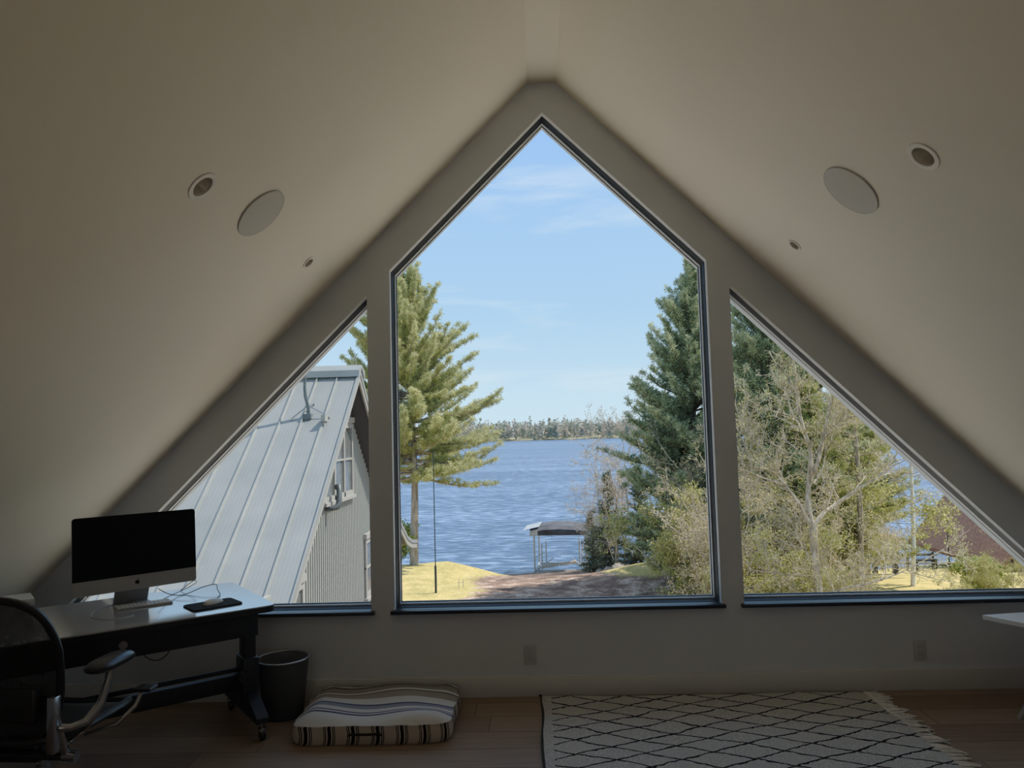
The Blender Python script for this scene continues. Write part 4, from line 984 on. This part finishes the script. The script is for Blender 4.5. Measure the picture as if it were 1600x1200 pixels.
T.build('white_birch', 'slender white-barked birch in front of the water', (13.75, 28.6, GZ), M['bark_birch'], M['buds_tan'], bark2=M['bark_tan'], blade=(0.06, 0.04, 2, 0.9, 0.04), leafname='buds')

# bushy bare trees and shrubs
def shrub(seed, h, spread, stems, n1, lv, ln, tone, bud=0.6, r0=0.035):
    T = Tree(seed); rng = T.rng
    for i in range(stems):
        a = rng.uniform(0, 2*PI); v = unit(np.array([math.cos(a)*spread, math.sin(a)*spread, 1.0])*np.array([rng.uniform(0.2, 1), rng.uniform(0.2, 1), 1])); p = [np.array([rng.normal()*0.12, rng.normal()*0.12, 0])]
        hh = h*rng.uniform(0.6, 1.05)
        for k in range(7): v = unit(v+rng.normal(size=3)*0.13); p.append(p[-1]+v*hh/7)
        T.limb(p, r0, 0.008, 5, False); twigs(T, p, r0*0.38, lv, ln, n1, 0.65, 0.12, bud, tone)
    return T
GB = 'bare budding shrubs between the pines and the window'
T = shrub(51, 5.2, 0.55, 7, 12, 2, 1.05, 0.55, 0.7)
s1 = T.build('budding_shrub', 'tall budding shrub with tan twigs at the right edge of the centre window', (5.1, 22.3, GZ), M['bark_tan'], M['buds_tan'], blade=(0.06, 0.04, 2, 0.9, 0.05), leafname='buds', cat='shrub')
T = shrub(52, 4.4, 0.8, 9, 12, 2, 0.95, 0.5, 0.8)
s2 = T.build('budding_shrub', 'broad yellow-green shrub low at the right corner of the centre window', (5.3, 25.2, GZ-0.2), M['bark_tan'], M['buds_yellow'], blade=(0.085, 0.06, 3, 0.9, 0.06), leafname='buds', cat='shrub')
shr = [(s1, 7.0, 24.4, 0.95, 2.0, 'tall tan shrub just left of the forked maple'),
       (s2, 6.7, 21.2, 0.75, 1.0, 'yellow-green shrub at the lower left corner of the right window'), (s2, 9.6, 26.0, 1.1, 3.1, 'large yellow-green shrub in front of the olive pines'),
       (s1, 6.9, 27.4, 1.35, 5.1, 'tallest tan budding tree between the two windows'), (s2, 15.2, 27.0, 0.30, 0.4, 'small green shrub at the foot of the white birch'),
       (s2, 14.9, 25.2, 0.40, 5.5, 'leafy shrub in front of the red-brown cabin'), (s1, 8.7, 23.2, 0.85, 4.4, 'tan twiggy shrub just right of the maple trunk'), (s2, 13.0, 24.3, 0.27, 2.2, 'smallest yellow-green shrub on the grass right of the birch foot'), (s1, 15.6, 24.4, 0.58, 3.3, 'pale twiggy sapling at the right end of the right window')]
for src, x, y, sc, rz, lb in shr:
    c = copy_tree(src); c.location = (x, y, float(ground_h(x, y))-0.05); c.rotation_euler.z = rz; c.scale = (sc, sc, sc); c['label'] = lb
T = shrub(54, 5.6, 0.35, 6, 10, 2, 1.0, 0.5, 0.9)
b1 = T.build('pale_birch', 'pinkish bare birch crown left of the tall blue-green pine', (3.75, 36.0, float(ground_h(3.75, 36.0))), M['bark_tan'], M['buds_pink'], blade=(0.06, 0.04, 2, 0.9, 0.04), leafname='buds')
b1.scale = (1.15, 1.15, 1.55)
c = copy_tree(b1); c.location = (2.9, 37.8, float(ground_h(2.9, 37.8))); c.rotation_euler.z = 2.2; c.scale = (0.9, 0.9, 0.9); c['label'] = 'lower pinkish bare birch behind the boat lift canopy'
# greenery at the foot of the red pine and below the left eave
T = shrub(55, 2.0, 0.5, 5, 9, 1, 0.5, 0.5, 0.95)
g1 = T.build('green_shrub', 'small green shrub left of the tall pine trunk, under the eave', (-7.0, 36.2, float(ground_h(-7.0, 36.2))), M['bark_grey'], M['leaves_green'], blade=(0.14, 0.10, 6, 0.9, 0.09), leafname='leaves', cat='shrub')
c = copy_tree(g1); c.location = (14.9, 26.6, GZ); c.scale = (0.75, 0.75, 0.7); c['label'] = 'bright green bush beside the birch foot'
# fallen branches, rocks, and a wire stake frame on the lawn
random.seed(3)
for (x, y, rz, lb) in ((4.1, 28.2, 0.2, 'pale fallen branch lying on the leaf litter'), (5.2, 28.6, -0.3, 'pale fallen branch beside the straw mound')):
    mb = MB(); mb.tube([(-0.8, 0, 0.05), (-0.3, 0.1, 0.12), (0.3, 0, 0.16), (0.9, 0.05, 0.30)], [0.035, 0.03, 0.025, 0.012], 7)
    for k in range(5): xx = -0.6+k*0.3; mb.tube([(xx, 0.05, 0.1), (xx+0.12, 0.2*(-1)**k, 0.35), (xx+0.3, 0.35*(-1)**k, 0.45)], [0.018, 0.012, 0.006], 5)
    o = tag(mb.build('fallen_branch', M['bark_tan']), lb, 'branch'); o.location = (x, y, float(ground_h(x, y))); o.rotation_euler.z = rz
rocks = [(3.15, 35.4, 0.26, 'pale shore rock nearest the boat lift post'), (3.55, 35.1, 0.34, 'largest pale rock beside the straw mound'), (3.9, 35.0, 0.22, 'small rock between the big rock and the straw mound'), (2.75, 35.9, 0.17, 'smallest shore rock at the spruce foot')]
for x, y, r, lb in rocks:
    bm = bmesh.new(); bmesh.ops.create_icosphere(bm, subdivisions=2, radius=r)
    for v in bm.verts: v.co *= 1+random.uniform(-0.14, 0.14); v.co.z *= 0.7
    mb = MB(); mb.bm(bm, 0, True); o = tag(mb.build('shore_rock', M['rock']), lb, 'rock'); o.location = (x, y, float(ground_h(x, y))+r*0.25)
po = thing('thin_pole', 'tall thin dark pole with a thicker sleeve standing on the lawn', 'pole', (-4.16, 29.6, float(ground_h(-4.16, 29.6))))
mb = MB(); mb.tube([(0, 0, 0), (0, 0, 1.05)], 0.045, 12); mb.build('sleeve', M['pole'], po)
mb = MB(); mb.tube([(0, 0, 1.0), (0, 0, 5.55)], [0.022, 0.018], 8); mb.build('shaft', M['pole'], po)
sk = thing('wire_stake_frame', 'small pale wire frame stuck in the lawn beside the pole', 'garden frame', (-3.25, 30.4, float(ground_h(-3.25, 30.4))))
mb = MB()
for x in (-0.09, 0.09): mb.tube([(x, 0, 0), (x, 0, 0.33)], 0.013, 6)
mb.build('stake', M['galv'], sk); mb = MB(); mb.tube([(-0.13, 0, 0.22), (0.13, 0, 0.22)], 0.010, 6); mb.build('crossbar', M['galv'], sk)

# ------------------------------------------------------------------ boat lift
bl = thing('boat_lift', 'metal boat lift with a faded black canopy standing at the shore', 'boat lift', (1.12, 40.3, LZ), R(-6))
posts = [(-1.35, -1.0), (1.35, -1.3), (-1.35, 1.5), (1.35, 1.5)]
for x, y in posts:
    mb = MB(); mb.tube([(x, y, -0.6), (x, y, 2.35)], 0.045, 10); mb.build('post', M['galv'], bl)
for x, y in ((-1.0, -0.6), (-0.85, 0.2), (0.95, 0.1), (1.05, 0.8), (0.85, 1.6)):
    mb = MB(); mb.tube([(x, y, 0.35), (x, y, 1.7)], 0.03, 8); mb.build('guide_post', M['galv'], bl)
mb = MB()
for x in (-1.35, 1.35): mb.bbox((x-0.04, -1.3, 0.25), (x+0.04, 1.6, 0.37), 0.01)
for y in (-0.9, 1.4): mb.bbox((-1.35, y-0.04, 0.28), (1.35, y+0.04, 0.38), 0.01)
mb.tube([(-1.3, -0.9, 0.35), (-0.5, 0.4, 0.75)], 0.03, 6); mb.tube([(1.3, -0.9, 0.35), (0.5, 0.6, 0.75)], 0.03, 6); mb.tube([(-1.35, -0.9, 1.0), (-0.9, 0, 1.15)], 0.02, 6); mb.tube([(1.35, -0.9, 0.9), (0.9, 0.3, 1.25)], 0.02, 6)
mb.build('cradle_frame', M['galv'], bl)
for x in (-0.5, 0.45):
    mb = MB(); mb.bbox((x-0.45, -0.7, 0.55), (x+0.45, -0.5, 0.68), 0.02, mat=Matrix.Rotation(R(8*(-1 if x < 0 else -1)), 4, 'Y')); mb.build('bunk', M['wood_bunk'], bl)
def canopy_sec(y, w, h, z0, n=14):
    return [(-w+2*w*k/n, y, z0+h*math.sin(PI*(0.12+0.76*k/n))**0.8) for k in range(n+1)]
mb = MB(); secs = [canopy_sec(-1.9, 1.45, 0.22, 2.36), canopy_sec(-1.5, 1.5, 0.32, 2.38), canopy_sec(-0.3, 1.5, 0.36, 2.38), canopy_sec(0.6, 1.5, 0.34, 2.38), canopy_sec(1.2, 1.45, 0.22, 2.36)]
n = 15
V = []
for sc in secs: V += [(sc[0][0], sc[0][1], 2.28)]+sc+[(sc[-1][0], sc[-1][1], 2.28)]
n = 17
Fc = [(k*n+j, k*n+j+1, (k+1)*n+j+1, (k+1)*n+j) for k in range(len(secs)-1) for j in range(n-1)]
Fc += [tuple(range(n)), tuple((len(secs)-1)*n+j for j in range(n))[::-1]]
mb.add(V, Fc, 0, True); mb.build('canopy', M['canopy'], bl)
mb = MB(); mb.add([(-1.46, -1.95, 2.30), (-1.05, -1.98, 2.30), (-1.05, -1.98, 2.62), (-1.46, -1.95, 2.50), (-1.52, 1.0, 2.30), (-1.52, 1.0, 2.5)], [(0,1,2,3), (0,3,5,4)]); mb.add([(-1.85, -1.7, 2.52), (-1.0, -1.7, 2.70), (-1.0, 0.2, 2.74), (-1.85, 0.2, 2.54)], [(0,1,2,3)]); mb.build('canopy_end_flap', M['canopy_edge'], bl)
mb = MB()
for x in (-1.47, 1.47): mb.tube([(x, -1.85, 2.30), (x, 1.6, 2.30)], 0.035, 8)
for y in (-1.85, 1.15): mb.tube([(-1.47, y, 2.30), (1.47, y, 2.30)], 0.035, 8)
mb.build('canopy_frame', M['galv'], bl)

# ------------------------------------------------------------------ neighbour house
hs = thing('neighbour_house', 'grey neighbouring house with a steep metal roof and batten siding', 'house', (-4.3, 16.0, GZ))
HX = -4.3; k = 0.845; HR = 2.94
def HP(x, y, z): return (x-HX, y-16.0, z-GZ)
XL = -17.0; XE = -3.83; YF = 8.6; 
zf = HR-k*(16-YF)
back = [(16.0, HR), (18.5, HR-k*2.5), (20.6, HR-k*4.5), (21.6, HR-k*5.1), (22.4, HR-k*5.35), (23.3, HR-k*5.5)]
mb = MB(); th = 0.10
prof = [(YF, zf)]+back; bot = [(y, z-th) for y, z in prof][::-1]
m4 = Matrix(((0,0,1,XL-HX),(1,0,0,-16.0),(0,1,0,-GZ),(0,0,0,1)))
mb.prism(prof+bot, XE-XL, 0, m4); rf = mb.build('roof', M['metal_roof'], hs)
mb = MB(); x = XE-0.012
pitch = math.atan(k)
while x > XL:
    p = [(YF, zf), (15.9, HR-0.085+0.0)]
    a0 = HP(x, YF, zf); a1 = HP(x, 15.88, HR-0.10)
    mb.add([(a0[0]-0.012, a0[1], a0[2]), (a0[0]+0.012, a0[1], a0[2]), (a0[0]+0.012, a0[1], a0[2]+0.055), (a0[0]-0.012, a0[1], a0[2]+0.055),
            (a1[0]-0.012, a1[1], a1[2]), (a1[0]+0.012, a1[1], a1[2]), (a1[0]+0.012, a1[1], a1[2]+0.055), (a1[0]-0.012, a1[1], a1[2]+0.055)],
           [(0,1,2,3), (4,7,6,5), (0,4,5,1), (1,5,6,2), (2,6,7,3), (3,7,4,0)])
    x -= 0.43
mb.build('standing_seams', M['metal_roof'], rf)
mb = MB(); c0 = [(15.72, HR-0.16), (15.74, HR-0.02), (16.0, HR+0.11), (16.26, HR-0.02), (16.28, HR-0.16), (16.24, HR-0.16), (16.0, HR+0.05), (15.76, HR-0.16)]
mb.prism(c0, XE-XL+0.03, 0, m4); mb.build('ridge_cap', M['metal_roof'], rf)
# rake trim and soffit
mb = MB(); tr = [(y, z-th) for y, z in prof]; mb.prism(tr+[(y, z-0.14) for y, z in tr][::-1], 0.04, 0, Matrix(((0,0,1,XE-0.06-HX),(1,0,0,-16.0),(0,1,0,-GZ),(0,0,0,1)))); mb.build('rake_trim', M['house_trim'], hs)
mb = MB(); sf = [(y, z-th-0.02) for y, z in prof]; mb.prism(sf+[(y, z-0.03) for y, z in sf][::-1], XE-0.06-(HX-0.05), 0, Matrix(((0,0,1,-0.05),(1,0,0,-16.0),(0,1,0,-GZ),(0,0,0,1)))); mb.build('soffit', M['soffit'], hs)
# gable wall
mb = MB(); yf = 9.4; yb = 21.3
gw = [(yf, GZ-0.3), (yb, GZ-0.3), (yb, HR-k*4.97-0.13), (20.6, HR-k*4.5-0.13), (16.0, HR-0.13), (yf, HR-k*(16-yf)-0.13)]
mb.prism(gw, 0.15, 0, Matrix(((0,0,1,-0.15),(1,0,0,-16.0),(0,1,0,-GZ),(0,0,0,1)))); wl = mb.build('gable_wall', M['siding'], hs)
mb = MB(); y = yf+0.06
while y < yb-0.03:
    zt = (HR-k*abs(16-y) if y < 20.6 else HR-k*4.5-(y-20.6)*0.5)-0.16
    mb.box((0, y-16-0.018, -0.3), (0.028, y-16+0.018, zt-GZ)); y += 0.14
bt = mb.build('battens', M['siding_batten'], wl)
mb = MB(); mb.box((XL-HX, yf-16, -0.3), (-0.15, yb-16, 0.3)); mb.box((XL-HX, yf-16, 0.3), (-0.15, yf-16+0.1, HR-k*(16-yf)-0.13-GZ)); mb.box((XL-HX, yb-16-0.1, 0.3), (-0.15, yb-16, HR-k*5.2-GZ)); mb.build('body', M['siding'], hs)
def hwin(y0, y1, z0, z1, cols, rows, head=0.12):
    mb = MB(); X0 = 0.03
    mb.prism([(y0, z0), (y1, z0), (y1, z1), (y0, z1)], 0.05, 0, Matrix(((0,0,1,X0),(1,0,0,-16),(0,1,0,-GZ),(0,0,0,1))), holes=[[(y0+0.09, z0+0.1), (y1-0.09, z0+0.1), (y1-0.09, z1-0.12), (y0+0.09, z1-0.12)]])
    mb.box((X0, y0-0.06-16, z1-GZ), (X0+0.08, y1+0.06-16, z1+head-GZ)); mb.box((X0, y0-0.06-16, z0-0.07-GZ), (X0+0.10, y1+0.06-16, z0-GZ))
    for c in range(1, cols):
        y = y0+(y1-y0)*c/cols; mb.box((X0, y-0.045-16, z0-GZ), (X0+0.05, y+0.045-16, z1-GZ))
    for r in range(1, rows):
        z = z0+(z1-z0)*r/rows; mb.box((X0, y0-16, z-0.02-GZ), (X0+0.045, y1-16, z+0.02-GZ))
    w = mb.build('window', M['house_trim'], hs)
    mb = MB(); mb.box((0.028, y0-16, z0-GZ), (0.04, y1-16, z1-GZ)); mb.build('pane', M['house_window'], w)
hwin(14.55, 16.85, 0.22, 1.82, 3, 2)
hwin(18.0, 20.2, -2.35, -0.95, 2, 2)
hwin(11.2, 13.2, -2.6, -1.0, 2, 2)
vp = MB(); vp.tube([(0.0, -1.25, 4.70), (0.16, -1.25, 4.70), (0.24, -1.2, 4.72), (0.27, -1.15, 4.80), (0.27, -1.12, 5.02), (0.25, -1.05, 5.12), (0.20, -0.98, 5.10)], [0.05, 0.05, 0.06, 0.06, 0.05, 0.05, 0.07], 10); vp.build('vent_pipe', M['pipe'], hs)
# antenna
an = thing('roof_antenna', 'dark antenna mast on a metal tripod mounted on the grey roof', 'antenna', (-4.60, 14.78, HR-k*(16-14.78)+0.0))
def rf_z(y): return HR-k*(16-y)-(HR-k*(16-14.78))
mb = MB(); mb.tube([(0, 0, 0.02), (-0.01, 0, 0.22), (-0.06, 0, 0.42), (-0.075, 0, 0.60), (-0.065, 0, 0.82), (-0.10, 0, 1.05), (-0.2, 0, 1.35)], [0.035, 0.032, 0.036, 0.03, 0.032, 0.028, 0.025], 10); mb.build('mast', M['pipe'], an)
for dx, dy in ((-0.33, -0.06), (0.42, -0.04), (0.02, 0.30)):
    mb = MB(); mb.tube([(-0.005, 0, 0.24), (dx, dy, rf_z(14.78+dy)+0.03)], 0.011, 8); mb.bbox((dx-0.02, dy-0.02, rf_z(14.78+dy)+0.01), (dx+0.02, dy+0.02, rf_z(14.78+dy)+0.045), 0.004); mb.build('tripod_leg', M['chrome'], an)
mb = MB(); mb.bbox((-0.10, -0.09, -0.05), (0.07, 0.05, 0.07), 0.01); mb.build('foot_plate', M['pipe'], an)
mb = MB(); mb.lathe([(0.001, 0.0), (0.15, 0.012), (0.30, 0.05), (0.36, 0.08), (0.355, 0.085), (0.15, 0.02), (0.001, 0.008)], 36, mat=Matrix.Rotation(R(55), 4, 'X') @ Matrix.Rotation(R(20), 4, 'Y'), center=(-0.24, -0.02, 1.45)); mb.build('dish', M['dish'], an)

# ------------------------------------------------------------------ red-brown cabin and shore furniture at the right
cb = thing('shore_cabin', 'red-brown cabin with a steep shingled roof near the water', 'cabin', (23.4, 33.0, GZ-0.5))
def prism_y(mb, poly, y0, y1): mb.prism(poly, y1-y0, 0, XZ(y0)); return mb
mb = MB(); prism_y(mb, [(-3.4, 0), (3.4, 0), (3.4, 0.9), (0, 4.6), (-3.4, 0.9)], 0.3, 7.0); mb.build('wall', M['red_wood'], cb)
mb = MB(); prism_y(mb, [(-4.1, 0.25), (0, 4.9), (4.1, 0.25), (4.1, 0.42), (0, 5.12), (-4.1, 0.42)], -0.5, 7.4); mb.build('roof', M['brown_roof'], cb)
for x0, x1 in ((-2.5, -1.5), (-1.2, -0.2), (0.4, 1.4)):
    mb = MB(); mb.box((x0, 0.22, 0.9), (x1, 0.31, 1.9)); w = mb.build('window', M['house_trim'], cb); mb = MB(); mb.box((x0+0.08, 0.19, 0.98), (x1-0.08, 0.23, 1.82)); mb.build('pane', M['house_window'], w)
for x in (-3.2, -1.7, 0.0, 1.7):
    mb = MB(); mb.box((x-0.06, -0.6, 0), (x+0.06, -0.48, 1.1)); mb.build('porch_post', M['bark_tan'], cb)
mb = MB(); mb.box((-3.4, -0.6, 0.72), (3.4, -0.5, 0.8)); mb.build('porch_rail', M['bark_tan'], cb)
bn = thing('shore_bench', 'dark bench near the water, seen between birch and cabin', 'bench', (17.9, 36.0, float(ground_h(17.9, 36.0))), R(4))
mb = MB(); mb.bbox((-0.55, -0.18, 0.42), (0.55, 0.18, 0.50), 0.01); mb.build('seat', M['black'], bn)
for x in (-0.45, 0.45): mb = MB(); mb.box((x-0.05, -0.16, 0), (x+0.05, 0.16, 0.43)); mb.build('leg', M['black'], bn)
bn2 = copy_tree(bn); bn2.location = (14.9, 33.4, float(ground_h(14.9, 33.4))); bn2['label'] = 'dark bench on the grass between straight trunk and birch'
fp = thing('dock_post', 'thin dark post with a wire, standing before the lake at the right', 'post', (18.6, 35.2, float(ground_h(18.6, 35.2))))
mb = MB(); mb.tube([(0, 0, 0), (0.03, 0, 2.4)], 0.035, 8); mb.build('shaft', M['pole'], fp); mb = MB(); mb.bbox((-0.06, -0.06, 0), (0.06, 0.06, 0.3), 0.01); mb.build('base', M['pole'], fp)
dr = thing('shore_railing', 'dark low rail fence along the shore behind the birch', 'fence', (14.6, 37.6, float(ground_h(14.6, 37.6))))
for x in np.linspace(-4, 4.5, 8): mb = MB(); mb.box((x-0.05, -0.05, -0.6), (x+0.05, 0.05, 0.85)); mb.build('post', M['bark_dark'], dr)
mb = MB(); mb.box((-4.2, -0.03, 0.66), (4.7, 0.03, 0.76)); mb.box((-4.2, -0.03, 0.28), (4.7, 0.03, 0.36)); mb.build('rail', M['bark_dark'], dr)

# ------------------------------------------------------------------ sky, sun, camera
w = bpy.data.worlds.new('sky'); bpy.context.scene.world = w; w.use_nodes = True; nt = w.node_tree; nt.nodes.clear()
out = nt.nodes.new('ShaderNodeOutputWorld'); bg = nt.nodes.new('ShaderNodeBackground'); L(nt, bg.outputs[0], out.inputs[0])
tc = N(nt, 'ShaderNodeTexCoord'); sp = N(nt, 'ShaderNodeSeparateXYZ'); L(nt, tc.outputs['Generated'], sp.inputs[0])
sky = ramp(nt, sp.outputs[2], [(0.0, (0.60, 0.78, 0.88)), (0.05, (0.55, 0.75, 0.89)), (0.16, (0.40, 0.65, 0.89)), (0.40, (0.285, 0.54, 0.92)), (0.75, (0.26, 0.40, 0.62)), (1.0, (0.26, 0.36, 0.52))])
mp = N(nt, 'ShaderNodeMapping'); mp.inputs['Scale'].default_value = (1.2, 1.2, 9.0); mp.inputs['Rotation'].default_value = (0, R(-9), 0); L(nt, tc.outputs['Generated'], mp.inputs[0])
nz = N(nt, 'ShaderNodeTexNoise', Scale=2.3, Detail=7.0, Distortion=0.5); nz.inputs['Roughness'].default_value = 0.6; L(nt, mp.outputs[0], nz.inputs['Vector'])
cf = ramp(nt, nz.outputs[0], [(0.50, (0, 0, 0)), (0.75, (0.55, 0.55, 0.55))])
mx = N(nt, 'ShaderNodeMix', data_type='RGBA'); L(nt, cf, mx.inputs[0]); L(nt, sky, mx.inputs[6]); mx.inputs[7].default_value = (0.80, 0.88, 0.93, 1)
L(nt, mx.outputs[2], bg.inputs[0]); bg.inputs[1].default_value = 1.0

sd = bpy.data.lights.new('sun', 'SUN'); sd.energy = 5.0; sd.angle = R(0.55); sd.color = (1.0, 0.93, 0.82)
so = bpy.data.objects.new('sun', sd); COL.objects.link(so)
sun_dir = Vector((0.55, 0.14, 0.80)); so.rotation_euler = sun_dir.to_track_quat('Z', 'Y').to_euler()
# daylight portals in the window openings
for nm, x, z, sx, sz in (('portal_centre', 0, 1.92, 1.9, 2.9), ('portal_left', -2.0, 1.4, 1.95, 1.85), ('portal_right', 2.0, 1.4, 1.95, 1.85)):
    ld = bpy.data.lights.new(nm, 'AREA'); ld.shape = 'RECTANGLE'; ld.size = sx; ld.size_y = sz; ld.cycles.is_portal = True
    lo = bpy.data.objects.new(nm, ld); COL.objects.link(lo); lo.location = (x, YW+0.26, z); lo.rotation_euler = (R(-90), 0, 0)
# weak fill lamp added at the closed far end of the room
ld = bpy.data.lights.new('room_fill', 'AREA'); ld.shape = 'RECTANGLE'; ld.size = 3.0; ld.size_y = 1.6; ld.energy = 9; ld.color = (1.0, 0.95, 0.88)
lo = bpy.data.objects.new('room_fill', ld); COL.objects.link(lo); lo.location = (0, -4.3, 1.6); lo.rotation_euler = (R(105), 0, 0)

cam = bpy.data.cameras.new('camera'); cam.sensor_width = 36.0; cam.lens = 1168.36/1600*36.0; cam.clip_start = 0.05; cam.clip_end = 3000
co = bpy.data.objects.new('camera', cam); COL.objects.link(co)
ya, pi_, ro = 0.0294, 0.0669, 0.0273
Rv = Vector((math.cos(ya), math.sin(ya), 0)); F0 = Vector((-math.sin(ya), math.cos(ya), 0)); Z = Vector((0,0,1))
Fv = math.cos(pi_)*F0+math.sin(pi_)*Z; Uv = -math.sin(pi_)*F0+math.cos(pi_)*Z
c, s = math.cos(ro), math.sin(ro)
# image right and up after the roll
img_r = c*Rv-s*Uv; img_u = s*Rv+c*Uv
co.matrix_world = Matrix(((img_r.x, img_u.x, -Fv.x, -0.094), (img_r.y, img_u.y, -Fv.y, 0), (img_r.z, img_u.z, -Fv.z, 1.467), (0,0,0,1)))
bpy.context.scene.camera = co
sc = bpy.context.scene
sc.view_settings.view_transform = 'Standard'; sc.view_settings.look = 'None'; sc.view_settings.exposure = 0; sc.view_settings.gamma = 1
vs = sc.view_settings; vs.use_curve_mapping = True; cm = vs.curve_mapping; cv = cm.curves[3]
for a, b in ((0.03, 0.041), (0.08, 0.122), (0.15, 0.21), (0.30, 0.36), (0.6, 0.63)): cv.points.new(a, b)
cm.update()
sc.cycles.use_denoising = True
sc.cycles.max_bounces = 12; sc.cycles.diffuse_bounces = 6; sc.cycles.transparent_max_bounces = 24
sc.cycles.caustics_reflective = False; sc.cycles.caustics_refractive = False
